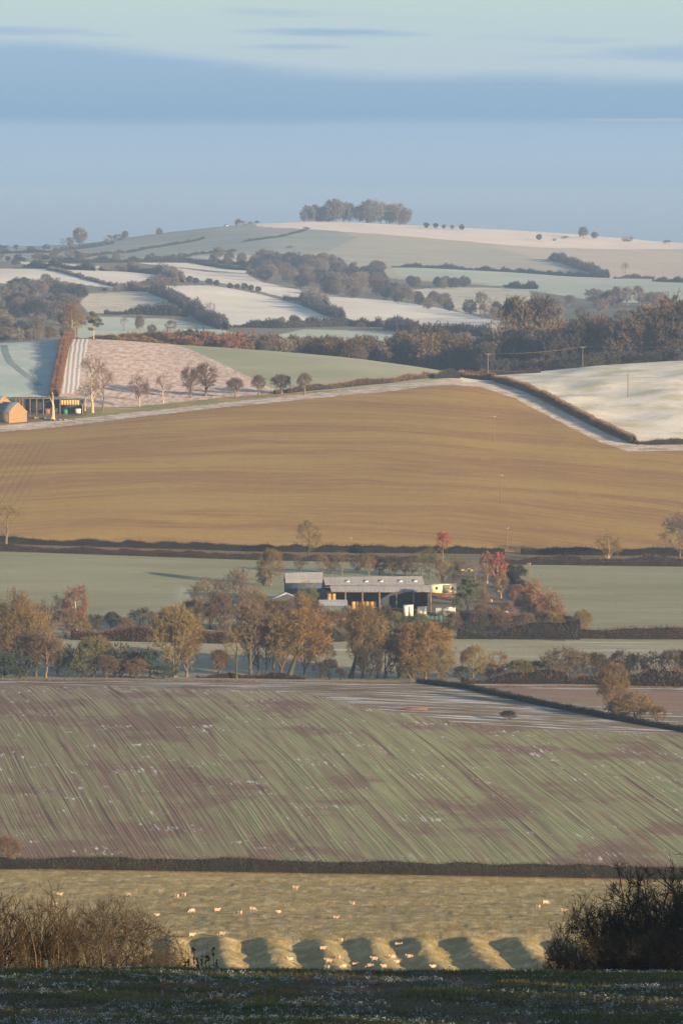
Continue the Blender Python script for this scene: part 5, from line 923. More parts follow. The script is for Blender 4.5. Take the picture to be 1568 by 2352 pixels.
# ------------------------------------------------------------------ farm buildings
S = {
 'sheet': plain('grey cement roof sheet', (0.27, 0.26, 0.265), (0.21, 0.20, 0.208), 1.2, vary=0.06), 'sheet_pale': plain('pale roof sheet', (0.33, 0.33, 0.355), (0.25, 0.25, 0.27), 1.0, vary=0.08),
 'rooflight': plain('clear roof light', (0.52, 0.52, 0.52), None, 1, 0.5), 'clad': plain('dark cladding', (0.035, 0.042, 0.055), (0.028, 0.032, 0.042), 1), 'navy': plain('navy boarding', (0.055, 0.07, 0.10), (0.04, 0.05, 0.07), 1),
 'post': plain('concrete post', (0.17, 0.115, 0.078), (0.12, 0.085, 0.06), 2), 'bale': plain('straw', (0.40, 0.235, 0.085), (0.29, 0.165, 0.06), 3, vary=0.12), 'string': plain('bale twine', (0.16, 0.09, 0.04)),
 'cream': plain('cream painted wall', (0.80, 0.66, 0.36), (0.74, 0.60, 0.33), 1), 'white': plain('white painted steel', (0.62, 0.58, 0.50), (0.50, 0.46, 0.40), 1), 'glass': plain('window glass', (0.04, 0.05, 0.06), None, 1, 0.15, spec=0.5),
 'teal': plain('teal weathered boards', (0.085, 0.125, 0.125), (0.065, 0.095, 0.10), 1), 'net': plain('teal netting', (0.04, 0.13, 0.11), (0.03, 0.09, 0.08), 2), 'slate': plain('slate roof', (0.12, 0.155, 0.20), (0.09, 0.12, 0.16), 1.5),
 'stone': plain('ironstone wall', (0.27, 0.165, 0.085), (0.19, 0.12, 0.065), 2.2, bm=0.4), 'board': plain('ochre boards', (0.46, 0.32, 0.11), (0.36, 0.25, 0.09), 1.2), 'wood': plain('weathered timber', (0.27, 0.19, 0.12), (0.20, 0.14, 0.09), 2),
 'orange': plain('orange plastic', (0.85, 0.13, 0.04), (0.7, 0.10, 0.03), 1), 'amber': plain('amber plastic', (0.85, 0.36, 0.06), (0.7, 0.28, 0.05), 1), 'rustred': plain('rusty red iron', (0.34, 0.11, 0.065), (0.22, 0.08, 0.05), 2), 'greenp': plain('green paint', (0.04, 0.22, 0.08), None, 1),
 'wool': plain('fleece', (0.42, 0.30, 0.21), (0.33, 0.24, 0.17), 9, 0.95, vary=0.15, bm=0.5), 'black': plain('black rubber', (0.02, 0.02, 0.022)), 'brickp': plain('pale plinth', (0.50, 0.36, 0.22)), 'wire': plain('line wire', (0.12, 0.09, 0.07)), 'skin': plain('sheep face', (0.30, 0.22, 0.16)),
}
def part(name, mat, parent, *boxes, smooth=False):
    mb = MB()
    for b in boxes: mb.box(*b)
    return obj(name, mb, S[mat], parent, smooth=smooth)
def slab(name, mat, parent, x0, y0, z0, x1, y1, z1, w0, w1, th=0.12):
    """roof plane between two level edges: edge A (y0, z0) and edge B (y1, z1), from x = w0 to w1"""
    P = [(w0, y0, z0), (w1, y0, z0), (w1, y1, z1), (w0, y1, z1)]; V = P+[(a, b, c+th) for a, b, c in P]
    mb = MB(); mb.addv(V, [(0, 3, 2, 1), (4, 5, 6, 7), (0, 1, 5, 4), (1, 2, 6, 5), (2, 3, 7, 6), (3, 0, 4, 7)])
    return obj(name, mb, S[mat], parent)
def sheet_row(parent, mat, y0, z0, y1, z1, xa, xb, n, name='roof_sheet'):
    """corrugated sheets side by side; the sheets share one mesh"""
    w = (xb-xa)/n; V = []; k = 9
    for i in range(k):
        t = i/(k-1); dz = 0.03*(i % 2)
        V += [(w*t*0.985, y0, z0+dz), (w*t*0.985, y1, z1+dz)]
    Fc = [(2*i, 2*i+2, 2*i+3, 2*i+1) for i in range(k-1)]
    b = len(V); V += [(0, y0, z0-0.06), (w*0.985, y0, z0-0.06)]; Fc2 = [(b, b+1, 2*k-2, 0)]
    mb = MB(); mb.addv(V, Fc+Fc2); me = mb.build(name, [S[mat]])
    for i in range(n):
        o = link(name, me, parent, (xa+i*w, 0, 0.012*((i*7) % 3)))
def gable_wall(name, mat, parent, x, w, ze, za, y0=0, zb=-0.5, th=0.25):
    """pentagonal end wall across y, standing at x"""
    P = [(-w/2, zb), (w/2, zb), (w/2, ze), (0, za), (-w/2, ze)]; V = [(x-th/2, a+y0, b) for a, b in P]+[(x+th/2, a+y0, b) for a, b in P]; mb = MB()
    mb.addv(V, [(0, 1, 2), (0, 2, 3), (0, 3, 4), (5, 7, 6), (5, 8, 7), (5, 9, 8)]); mb.addv(V, [(i, (i+1) % 5, (i+1) % 5+5, i+5) for i in range(5)])
    return obj(name, mb, S[mat], parent)

# open-fronted straw barn
b = empty('open_barn', at(864, 1626), R(5)); tag(b, 'long grey-roofed open-fronted barn with straw bales inside', 'barn')
part('back_wall', 'clad', b, ((0, 7.8, 2.7), (30.4, 0.2, 6.6))); part('side_wall', 'clad', b, ((-14.9, 1.9, 2.7), (0.2, 11.6, 6.4)), ((-14.9, 2.0, 7.0), (0.18, 7.0, 2.2)))
part('side_wall', 'clad', b, ((14.4, 2.2, 2.7), (0.2, 11.0, 6.4)))
for x in (-9.55, -4.7, 0.15, 5.0, 9.85, 14.75): part('post', 'post', b, ((x, -7.5, 2.5), (0.42, 0.42, 6.2)))
part('beam', 'wood', b, ((0.0, -7.5, 5.48), (30.2, 0.25, 0.25)))
sheet_row(b, 'sheet', -7.9, 5.65, -3.2, 7.15, -13.6, 15.4, 24); sheet_row(b, 'sheet', -3.5, 7.35, 2.2, 9.25, -15.0, 13.4, 24); slab('rear_roof', 'sheet', b, 0, 2.2, 9.25, 0, 8.3, 6.2, -15.0, 13.4)
for x in (-8.4, -3.1, 1.2, 6.7, 10.9): slab('roof_light', 'rooflight', b, 0, -1.8, 7.99, 0, -0.1, 8.56, x-0.65, x+0.65, 0.06)
part('floor', 'clad', b, ((0, 0, 0.02), (30, 15.4, 0.12)))
bale_me = None
def bale(p, lab, rz=0.0):
    global bale_me
    if bale_me is None:
        mb = MB(); n = 12; prof = [(0.0, 0.0), (0.54, 0.0), (0.60, 0.09), (0.62, 0.65), (0.60, 1.21), (0.54, 1.3), (0.0, 1.3)]
        V = [(r*math.cos(2*math.pi*i/n), r*math.sin(2*math.pi*i/n), z) for r, z in prof for i in range(n)]
        mb.addv(V, [(j*n+i, j*n+(i+1) % n, (j+1)*n+(i+1) % n, (j+1)*n+i) for j in range(len(prof)-1) for i in range(n)]); bale_me = mb.build('straw_bale', [S['bale']], True)
    o = link('straw_bale', bale_me, None, p); o.rotation_euler = (0, 0, rz); tag(o, lab, 'straw bale', 'straw bales in the barn')
fz = gz((864-784)/F*1626, 1626)+0.08
bi = 0
def fx(u, Y): return (u-784)/F*Y
rows = {0: ['first', 'second', 'third', 'fourth', 'fifth', 'sixth']}
for j, u in enumerate((800, 811, 822, 832, 843, 854)):
    bale((fx(u, 1619.3), 1619.3, fz), 'straw bale on the floor of the lit stack, %s from its left' % rows[0][j], bi); bi += 1
for j, u in enumerate((811, 821, 832, 842.5, 853)):
    bale((fx(u, 1619.5), 1619.5, fz+1.3), 'straw bale in the upper layer of the lit stack, %s from its left' % rows[0][j], bi); bi += 1
for j, u in enumerate((872, 893)): bale((fx(u, 1622), 1622, fz), 'dull straw bale alone on the dark floor, %s of two' % ('left', 'right')[j])
for lay in range(4):
    for j, u in enumerate((755.5, 766)): bale((fx(u, 1620), 1620, fz+1.3*lay), 'straw bale in the left column stack, %s, %s' % (('bottom layer', 'second layer', 'third layer', 'topmost')[lay], ('left one', 'right one')[j]))
# tall grey shed left of the barn
b = empty('grey_shed', at(697, 1650), R(4)); tag(b, 'tall grey-roofed shed left of the open barn', 'shed')
part('wall', 'navy', b, ((0, -4.4, 2.6), (10.4, 0.2, 6.4))); part('wall', 'wood', b, ((0, 4.4, 2.6), (10.4, 0.2, 6.4)))
gable_wall('gable', 'clad', b, -5.2, 8.9, 5.8, 8.3); gable_wall('gable', 'clad', b, 5.2, 8.9, 5.8, 8.3)
sheet_row(b, 'sheet', -4.9, 5.75, 0, 8.4, -5.5, 5.5, 10); slab('rear_roof', 'sheet', b, 0, 0, 8.4, 0, 4.9, 5.7, -5.5, 5.5)
# gable-ended shed facing the viewer
b = empty('gabled_shed', at(657, 1618), R(92)); tag(b, 'low shed with a pale blue gabled roof at the left end of the farm', 'shed')
gable_wall('gable', 'navy', b, -5.0, 9.4, 3.7, 5.4); gable_wall('gable', 'clad', b, 5.0, 9.4, 3.7, 5.4); part('wall', 'navy', b, ((0, 4.6, 1.6), (10, 0.2, 4.2)), ((0, -4.6, 1.6), (10, 0.2, 4.2)))
sheet_row(b, 'sheet_pale', -5.0, 3.65, 0, 5.5, -5.3, 5.3, 9); slab('roof_slope', 'sheet_pale', b, 0, 0, 5.5, 0, 5.0, 3.65, -5.3, 5.3)
b = empty('lean_to', at(664, 1606), R(3)); tag(b, 'dark lean-to with a pale sheet roof below the gabled shed', 'shed')
part('wall', 'navy', b, ((0, -1.6, 1.0), (8.6, 0.2, 3.0))); part('side_wall', 'navy', b, ((-4.3, 0.2, 1.2), (0.2, 3.5, 3.4))); sheet_row(b, 'sheet_pale', -2.0, 2.6, 2.0, 3.9, -4.6, 4.6, 9); part('post', 'white', b, ((-4.1, -2.4, 0.6), (0.25, 0.25, 2.6)))
b = empty('teal_shed', at(765, 1598), R(2)); tag(b, 'small teal-walled shed with a grey roof in front of the barn', 'shed')
for i in range(14): part('wall_panel', 'teal', b, ((-3.6+i*0.553, -2.2+0.012*(i % 2), 2.05), (0.54, 0.12, 3.5)))
part('plinth', 'brickp', b, ((0, -2.2, 0.02), (7.7, 0.3, 0.62))); part('side_wall', 'teal', b, ((3.8, 0.1, 2.0), (0.12, 4.4, 3.7)), ((-3.8, 0.1, 2.0), (0.12, 4.4, 3.7))); part('back_wall', 'teal', b, ((0, 2.4, 2.3), (7.6, 0.12, 4.4)))
sheet_row(b, 'sheet_pale', -2.6, 3.85, 2.6, 5.2, -4.0, 4.0, 8)
# cabin and containers
b = empty('site_cabin', at(1015, 1682), R(3)); tag(b, 'cream site cabin with a white roof right of the barn', 'cabin')
part('wall_panel', 'cream', b, ((-1.9, 0, 1.45), (3.95, 2.6, 2.3))); part('wall_panel', 'cream', b, ((2.2, 0, 1.45), (3.75, 2.6, 2.3))); part('roof', 'white', b, ((0, -0.1, 2.72), (8.3, 3.1, 0.22))); part('base_rail', 'wood', b, ((0, 0, 0.15), (8.0, 2.4, 0.35)))
for x in (-1.7, 3.0):
    w = part('window', 'glass', b, ((x, -1.32, 1.6), (0.75, 0.06, 0.85))); part('lintel', 'white', w, ((x, -1.36, 2.05), (0.85, 0.05, 0.07))); part('sill', 'white', w, ((x, -1.36, 1.15), (0.85, 0.05, 0.07)))
part('door_gap', 'glass', b, ((0.18, -1.0, 1.45), (0.2, 0.7, 2.2)))
part('fence_board', 'rustred', empty('low_fence', at(1018, 1664)), ((0, 0, 0.8), (7.6, 0.1, 0.5)), ((0, 0, 1.5), (7.6, 0.1, 0.3))); tag(bpy.data.objects['low_fence'], 'dull red rail fence between the cream cabin and the long container', 'fence')
def container(u, Y, w, h, d, lab, rz=0.0):
    b = empty('container', at(u, Y), R(rz)); tag(b, lab, 'container', 'containers beside the barn')
    part('body', 'white', b, ((0, 0, h/2), (w, d, h))); part('roof', 'white', b, ((0, 0, h+0.03), (w+0.08, d+0.08, 0.08)))
    n = int(w/0.42)
    rb = part('rib', 'white', b, *[((-w/2+0.2+i*(w-0.4)/(n-1), -d/2-0.03, h/2), (0.14, 0.08, h*0.92)) for i in range(n)])
    if w < 4: part('door', 'white', b, ((-w*0.24, -d/2-0.05, h*0.48), (w*0.44, 0.06, h*0.86))); part('door', 'white', b, ((w*0.24, -d/2-0.05, h*0.48), (w*0.44, 0.06, h*0.86)))
container(937, 1609, 2.75, 3.0, 4.5, 'tallest white container standing in front of the barn, leftmost of three'); container(969, 1611, 2.7, 2.35, 4, 'short white container, middle of three in front of the barn'); container(1022, 1611, 5.6, 2.3, 2.4, 'long white container under the cream cabin, rightmost of three', 1)
b = empty('netting_fence', at(1000, 1590)); tag(b, 'dark teal netting fence behind the orange willow', 'fence')
for i in range(9): part('netting_panel', 'net', b, ((-5+i*1.25, 0, 0.9), (1.2, 0.05, 1.6+0.2*(i % 3)))); part('post', 'wood', b, ((-5.62+i*1.25, 0.06, 1.0), (0.09, 0.09, 2.1)))
mb = MB(); mb.tube([(0, 0, -0.2), (0.05, 0, 0.9), (0.24, 0, 2.0), (0.33, 0, 2.85)], [0.30, 0.36, 0.22, 0.10], 10); o = obj('orange_marker', mb, S['orange'], None, at(1087, 1592)+Vector((0, 0, .1)), True); tag(o, 'orange-red tapered marker leaning upright beside the farm yard', 'marker')
mb = MB(); mb.tube([(0, 0, 0), (0, 0, 0.25), (0, 0, 0.6), (0, 0, 0.95)], [0.42, 0.55, 0.50, 0.18], 10); o = obj('amber_drum', mb, S['amber'], None, at(1127, 1655), True); tag(o, 'small bright amber drum on the drive right of the pine', 'drum')
def pile(name, u, Y, lab, mats, n, r, seed, cat):
    rng = random.Random(seed); b = empty(name, at(u, Y)); tag(b, lab, cat)
    for i in range(n): part('plank', mats[i % len(mats)], b, ((rng.uniform(-r, r), rng.uniform(-r*.5, r*.5), 0.15+rng.uniform(0, 0.8)), (rng.uniform(0.5, 1.8), rng.uniform(0.3, 1.0), rng.uniform(0.12, 0.55)), rng.uniform(-1, 1)))
pile('scrap_heap', 1142, 1622, 'grey scrap heap and boards in the yard behind the orange marker', ['wood', 'white', 'clad', 'post'], 14, 3.2, 3, 'scrap'); pile('board_stack', 1178, 1590, 'small heap with a white sheet low in the yard', ['white', 'wood', 'wood'], 7, 1.6, 5, 'boards')
pile('timber_stack', 1066, 1762, 'pale timber stack by the lane at the top of the drive', ['wood', 'board', 'wood'], 12, 2.6, 8, 'timber'); pile('trailer_load', 1150, 1632, 'dark flat load with a white end on the drive', ['clad', 'clad', 'wood'], 6, 2.0, 9, 'load')
# drive: a sheet of grey-violet gravel laid on the yard
def ribbon(name, line, w, mat, lift=0.05, kind='structure', n=60):
    P = np.array(line, float); seg = np.linalg.norm(np.diff(P, axis=0), axis=1); cs = np.concatenate([[0], np.cumsum(seg)]); s = np.linspace(0, cs[-1], n)
    X = np.interp(s, cs, P[:, 0]); Yp = np.interp(s, cs, P[:, 1]); tx = np.gradient(X); ty = np.gradient(Yp); l = np.hypot(tx, ty); nx, ny = -ty/l, tx/l; V = []
    for j in np.linspace(-0.5, 0.5, 5): x = X+nx*w*j; y = Yp+ny*w*j; V.append(np.stack([x, y, height(x, y)+lift], 1))
    V = np.stack(V, 1); i, j = np.meshgrid(np.arange(n-1), np.arange(4), indexing='ij'); Q = np.stack([i*5+j, (i+1)*5+j, (i+1)*5+j+1, i*5+j+1], -1).reshape(-1, 4)
    o = link(name, mesh_np(name, V.reshape(-1, 3), Q, [mat])); return tag(o, kind=kind)
ribbon('sunken_track', [tuple(ground(u, v, 2200, 2560).xy) for u, v in ((10, 793), (14, 812), (24, 832), (48, 852), (75, 872), (92, 886))], 3.0, field_mat('worn frosty track', (0.17, 0.22, 0.23), (0.22, 0.26, 0.27)), 0.06)
gravel = field_mat('drive gravel', (0.13, 0.105, 0.10), (0.17, 0.14, 0.13), (0.26, .25, .26), (1/4, 1/9), (2, 1), (1/5, 1/9), 0.5, 0.7, 0.5)
ribbon('farm_drive', [tuple(at(1085, 1793).xy), tuple(at(1130, 1735).xy), tuple(at(1165, 1690).xy), tuple(at(1185, 1650).xy), tuple(at(1160, 1622).xy), tuple(at(1090, 1606).xy)], 6.5, gravel)
ribbon('lane', al([(-300, 1812), (300, 1812), (1000, 1813), (1900, 1813)]), 5, field_mat('lane surface', (0.10, 0.09, 0.09), (0.13, 0.12, 0.12)), n=140)

# ------------------------------------------------------------------ the upper farm on the left
PX = 2200/F
def barn(name, p, rz, L, w, ze, za, lab):
    b = empty(name, p, rz); tag(b, lab, 'barn')          # local +x is the lit gable end
    gable_wall('gable', 'stone', b, L/2, w, ze, za-0.15, th=0.5, zb=-1.5); gable_wall('gable', 'stone', b, -L/2, w, ze, za-0.15, th=0.5, zb=-1.5)
    part('wall', 'stone', b, ((0, w/2-0.26, ze/2-0.75), (L-0.5, 0.5, ze+1.5))); part('wall', 'stone', b, ((0, -w/2+0.26, ze/2-0.75), (L-0.5, 0.5, ze+1.5)))
    for sgn in (-1, 1): slab('roof', 'slate', b, 0, sgn*(w/2+0.35), ze-0.25, 0, 0, za, -L/2-0.1, L/2+0.05, 0.22)
    mb = MB(); mb.tube([(L/2+0.3, -w/2-0.2, ze-0.05), (L/2+0.3, 0, za+0.1), (L/2+0.3, w/2+0.2, ze-0.05)], 0.16, 4); obj('coping', mb, S['board'], b)
    return b
p = ground(36, 969, 2080, 2260); barn('stone_barn', p+Vector((-2.2, 3.5, -0.2)), math.atan2(-0.85, 0.53), 12, 8.0, 4.0, 7.7, 'small stone barn with a sunlit gable and slate roof at the upper farm, front one')
barn('stone_barn', p+Vector((-8.3, 16, 0.8)), math.atan2(-0.85, 0.53), 12, 8.5, 5.3, 9.0, 'stone barn half hidden behind the front one, only its lit gable top showing')
p = ground(104, 953, 2080, 2300); b = empty('pole_barn', p, R(2)); tag(b, 'long dark open-sided shed with pale posts at the upper farm', 'shed')
X = lambda u: (u-104)*PX
part('back_wall', 'clad', b, ((X(98), 6.5, 3.0), (X(139)-X(58), 0.2, 6.4))); part('roof', 'clad', b, ((X(82), 3.2, 6.75), (X(140)-X(23), 7.6, 0.25)))
for u, w in ((36, .22), (45, .22), (52, .22), (69, .4), (84.5, .4), (100, .45), (139, .45)): part('post', 'post' if u > 60 else 'wood', b, ((X(u), -0.3, 3.0), (w, w, 7.2)))
part('hay_rack', 'rustred', b, ((X(110), 4, 1.2), (2.2, 1.5, 2.2)))
b = empty('boarded_shed', p+Vector((X(163), 0.6, 0.3)), R(1)); tag(b, 'dark shed fronted with ochre boards over a black opening', 'shed')
for i in range(7): part('board', 'board', b, ((-3.3+i*1.05, -0.1+0.02*(i % 2), 4.6), (1.0, 0.1, 1.9)))
part('back_wall', 'clad', b, ((0.4, 5.5, 2.4), (9.5, 0.2, 6.0))); part('side_wall', 'clad', b, ((5.0, 2.7, 1.6), (0.2, 5.6, 4.2))); part('roof', 'clad', b, ((0.4, 2.7, 5.75), (9.8, 6.2, 0.2))); part('post', 'wood', b, ((4.8, -0.1, 1.8), (0.3, 0.3, 4.6)))
part('tank', 'greenp', empty('green_tank', p+Vector((X(152), 1.2, 0.2))), ((0, 0, 0.8), (1.5, 1.4, 1.6)), ((0, 0, 1.75), (1.1, 1.0, 0.3))); tag(bpy.data.objects['green_tank'], 'small green tank inside the shed with ochre boards', 'tank')
b = empty('livestock_trailer', p+Vector((X(181.5), -0.9, 0.2)), R(4)); tag(b, 'small white trailer parked before the boarded shed', 'trailer')
part('body', 'white', b, ((0, 0, 1.35), (2.1, 2.6, 1.8))); part('chassis', 'wood', b, ((0, 0, 0.4), (1.9, 2.6, 0.2)))
for s in (-1, 1): mb = MB(); mb.tube([(s*1.02-0.12, 0, 0.35), (s*1.02+0.12, 0, 0.35)], 0.35, 10); obj('wheel', mb, S['black'], b)
pile('rubble_heap', 132, 0, '', ['wood'], 0, 1, 1, 'rubble') if False else None
for u, v, lab in ((92, 962, 'low heap of rubble between barn and snag'), (135, 966, 'pale heap of stones right of the dead snag')):
    q = ground(u, v, 2080, 2300); rng = random.Random(u); b = empty('rubble_heap', q); tag(b, lab, 'rubble')
    for i in range(9): part('stone', ('board', 'wood', 'post')[i % 3], b, ((rng.uniform(-2.5, 2.5), rng.uniform(-1, 1), rng.uniform(0.1, 0.5)), (rng.uniform(0.5, 1.3), rng.uniform(0.5, 1), rng.uniform(0.4, 0.8)), rng.uniform(-1, 1)))
# hilltop farm, tiny and pale
b = empty('farmhouse', at(548, 5285), R(20)); tag(b, 'tiny pale farmhouse on the skyline left of the clump', 'house')
part('wall', 'post', b, ((0, 0, 1.6), (8, 5, 3.4))); slab('roof', 'slate', b, 0, -2.8, 3.2, 0, 0, 4.8, -4.2, 4.2); slab('roof', 'slate', b, 0, 2.8, 3.2, 0, 0, 4.8, -4.2, 4.2); part('chimney', 'stone', b, ((3.2, 0, 5.0), (0.8, 0.8, 1.4)))
b = empty('farmhouse', at(520, 5270), R(-10)); tag(b, 'smaller pale building left of the farmhouse on the skyline', 'house')
part('wall', 'white', b, ((0, 0, 1.0), (5, 4, 2.2))); slab('roof', 'slate', b, 0, -2.3, 2.1, 0, 0, 3.4, -2.7, 2.7); slab('roof', 'slate', b, 0, 2.3, 2.1, 0, 0, 3.4, -2.7, 2.7)
b = empty('farmhouse', ground(86, 615, 4000, 4700), R(10)); tag(b, 'tiny white cottage in the hedge at the far left', 'house')
part('wall', 'white', b, ((0, 0, 2.0), (3, 3, 4.5))); slab('roof', 'slate', b, 0, -1.8, 4.2, 0, 0, 5.6, -1.7, 1.7); slab('roof', 'slate', b, 0, 1.8, 4.2, 0, 0, 5.6, -1.7, 1.7)

# ------------------------------------------------------------------ poles and wires
POLES = []
def pole(u, v, h, y0, y1, lab, arm=2.2, rz=0.2, th=0.20, Y=None):
    p = at(u, Y) if Y else ground(u, v, y0, y1); H = px(h, p.y); b = empty('electricity_pole', p, rz); tag(b, lab, 'pole', 'wooden poles of the power line')
    mb = MB(); mb.tube([(0, 0, -0.6), (0.02, 0, H*0.5), (0, 0, H)], [th, th*0.85, th*0.7], 7); obj('shaft', mb, S['post'], b, smooth=True)
    mb = MB(); mb.box((0, 0, H-0.35), (arm, 0.16, 0.16)); obj('crossarm', mb, S['wood'], b)
    for s in (-0.45, 0, 0.45): mb = MB(); mb.tube([(s*arm, 0, H-0.27), (s*arm, 0, H-0.02)], 0.07, 5); obj('insulator', mb, S['white'], b)
    return p, H, arm, rz
P1 = pole(1120, 872, 60, 2180, 2500, 'nearest lit pole at the corner of the white pasture'); P2 = pole(1337, 845, 49, 2300, 2500, 'pole on the crest against the right wood')
P3 = pole(1441, 912, 54, 2150, 2480, 'dark pole standing alone in the white pasture', arm=1.8); P4 = pole(1133, 1017, 62, 1900, 2280, 'thin pole in the upper brown field', arm=1.6, th=0.16)
pole(1149, 1156, 66, 1850, 2150, 'thin pole in the middle of the brown field', arm=1.4, th=0.14); pole(1163, 1268, 58, 1835, 1870, 'pole at the foot of the brown field by the lane gap', arm=1.4, th=0.15, Y=1838)
pole(1214, 1335, 42, 1600, 1790, 'short pole beside the upper rusty conifer', arm=1.0, th=0.15); pole(804, 1262, 32, 1835, 1870, 'small faint pole above the barn in the lane hedge', arm=1.0, th=0.12, Y=1836)
def wire(A, B, lab, sag=2.0):
    (p, H, a, r), (q, K, c, r2) = A, B; o0 = p+Vector((0, 0, H)); o1 = q+Vector((0, 0, K)); mb = MB()
    for s in (-0.45, 0, 0.45):
        a0 = o0+Vector((math.cos(r)*s*a, math.sin(r)*s*a, 0)); a1 = o1+Vector((math.cos(r2)*s*c, math.sin(r2)*s*c, 0)); t = np.linspace(0, 1, 16)[:, None]
        P = np.array(a0)*(1-t)+np.array(a1)*t; P[:, 2] -= sag*4*(t*(1-t))[:, 0]; mb.tube(P-np.array(o0), 0.035, 3, cap=False)
    tag(obj('power_line', mb, S['wire'], None, o0), lab, 'power line')
far = (at(1900, 2470), 8.8, 2.2, 0.2); wire(P1, P2, 'wires between the lit corner pole and the pole on the crest', 1.0); wire(P2, far, 'wires running right from the pole on the crest', 1.2)

# ------------------------------------------------------------------ sheep
def skin_mesh(name, verts, edges, root=0, sub=2):
    me = bpy.data.meshes.new(name); me.from_pydata([v[:3] for v in verts], edges, []); o = bpy.data.objects.new(name, me); COL.objects.link(o)
    md = o.modifiers.new('skin', 'SKIN'); 
    for i, v in enumerate(verts): me.skin_vertices[0].data[i].radius = (v[3], v[4]); me.skin_vertices[0].data[i].use_root = (i == root)
    md.use_smooth_shade = True; s = o.modifiers.new('sub', 'SUBSURF'); s.levels = sub; s.render_levels = sub
    dg = bpy.context.evaluated_depsgraph_get(); r = bpy.data.meshes.new_from_object(o.evaluated_get(dg)); bpy.data.objects.remove(o); r.name = name
    for pl in r.polygons: pl.use_smooth = True
    r.materials.clear(); r.materials.append(S['wool']); return r
def sheep_mesh(pose):
    z = 0.33 if pose == 'lie' else 0.56; hz = {'graze': (0.24, 0.74, 0.12), 'stand': (0.84, 0.66, 0.98), 'lie': (0.60, 0.62, 0.70)}[pose]
    V = [(0, 0, z, .32, .31), (-.28, 0, z, .33, .32), (-.50, 0, z-.02, .25, .26), (-.62, 0, z-.05, .09, .10), (.26, 0, z, .30, .29), (.44, 0, z+.03, .19, .20)]
    V += [(0.58, 0, (z+hz[0])/2+.02 if pose != 'graze' else .42, .12, .13), (hz[1]+.02, 0, hz[0] if pose != 'graze' else .24, .095, .10), (hz[1]+.15, 0, (hz[0]-.07) if pose != 'graze' else .11, .055, .06)]
    E = [(0, 1), (1, 2), (2, 3), (0, 4), (4, 5), (5, 6), (6, 7), (7, 8)]
    e = hz[0]+.04 if pose != 'graze' else .28
    V += [(hz[1]-.02, .13, e, .02, .035), (hz[1]-.02, -.13, e, .02, .035)]; E += [(7, 9), (7, 10)]
    for bx, rt in ((.32, 4), (-.40, 1)):
        for sy in (-.16, .16):
            n = len(V)
            if pose != 'lie': V += [(bx, sy, .30, .085, .085), (bx+(.03 if bx < 0 else 0), sy, .15, .042, .042), (bx, sy, 0.0, .038, .038)]; E += [(rt, n), (n, n+1), (n+1, n+2)]
            else: V += [(bx, sy*1.3, .12, .08, .07), (bx+.17, sy*1.3, .05, .045, .045)]; E += [(rt, n), (n, n+1)]
    return skin_mesh('sheep', V, E)
SM = {k: sheep_mesh(k) for k in ('graze', 'stand', 'lie')}
SHEEP = [
 (137, 2057, 'lie', 'in front of the left shrubs, farthest sheep behind their top left'), (126, 2082, 'stand', 'seen through the left shrub tops, below the farthest left sheep'), (296, 2059, 'stand', 'right behind the tallest left shrub'), (405, 2063, 'graze', 'left one of a pair at the far left, orange flank'),
 (422, 2059, 'graze', 'right one of a pair at the far left, dark side'), (361, 2104, 'lie', 'at the right shoulder of the left shrubs'), (441, 2097, 'graze', 'dark-sided, leftmost of the row of five across the pasture'), (498, 2093, 'lie', 'pale, second in the row of five across the pasture'),
 (550, 2101, 'graze', 'small and dull, third in the row of five'), (580, 2093, 'graze', 'orange, fourth in the row of five with a long shadow'), (640, 2097, 'lie', 'bright pale, last in the row of five with the longest shadow'), (678, 2044, 'stand', 'farthest sheep near the middle top of the pasture'),
 (771, 2110, 'lie', 'alone in the middle of the pasture, white back'), (440, 2153, 'stand', 'bright square-looking, by the top of the leftmost dark furrow'), (509, 2150, 'graze', 'small dark-headed, right of the square-looking one'), (781, 2164, 'stand', 'at the top of the third light ridge'),
 (740, 2181, 'lie', 'dark, in the third dark furrow'), (667, 2206, 'lie', 'on the second light ridge'), (775, 2202, 'lie', 'pale, with head left, on the third light ridge'), (754, 2213, 'stand', 'facing away at the left edge of the third light ridge'), (750, 2227, 'graze', 'low at the crest line under the third light ridge'),
 (808, 2078, 'lie', 'small brown, right of the middle of the pasture'), (1234, 2087, 'graze', 'dark woolly, left one of the pair on the right'), (1251, 2078, 'graze', 'paler, right one of the pair on the right'), (1294, 2097, 'stand', 'bright, standing apart right of the pair'), (1426, 2097, 'lie', 'seen between twigs of the right thorn bushes'),
 (1360, 2128, 'lie', 'nearly hidden by the left shoulder of the right thorn bushes'), (914, 2173, 'lie', 'at the top of the fifth dark furrow'), (940, 2200, 'lie', 'white-headed, in the fifth dark furrow'), (911, 2212, 'lie', 'bright, right one of two close together on the fourth light ridge'),
 (901, 2204, 'stand', 'dark-headed, left one of two close together on the fourth light ridge'), (859, 2208, 'stand', 'upright, in the fourth dark furrow'), (849, 2225, 'graze', 'at the grass edge below the upright one'), (881, 2225, 'stand', 'small, at the grass edge under the fourth light ridge'),
 (789, 2225, 'graze', 'at the grass edge below the third dark furrow'), (994, 2223, 'lie', 'brown, at the grass edge under the fifth light ridge'), (814, 2218, 'lie', 'tiny orange, just above the grass edge')]
for i, (u, v, k, lab) in enumerate(SHEEP):
    p = ground(u, v, 835, 1080); o = link('sheep', SM[k], None, p); s = random.Random(i)
    o.rotation_euler = (0, 0, s.choice([math.pi, math.pi*0.85, 0.2, -0.3, math.pi*1.15])); q = s.uniform(.80, .98); o.scale = (q, q, q)
    tag(o, 'sheep '+{'graze': 'grazing', 'stand': 'standing', 'lie': 'lying'}[k]+', '+lab, 'sheep', 'sheep in the old ridged pasture')

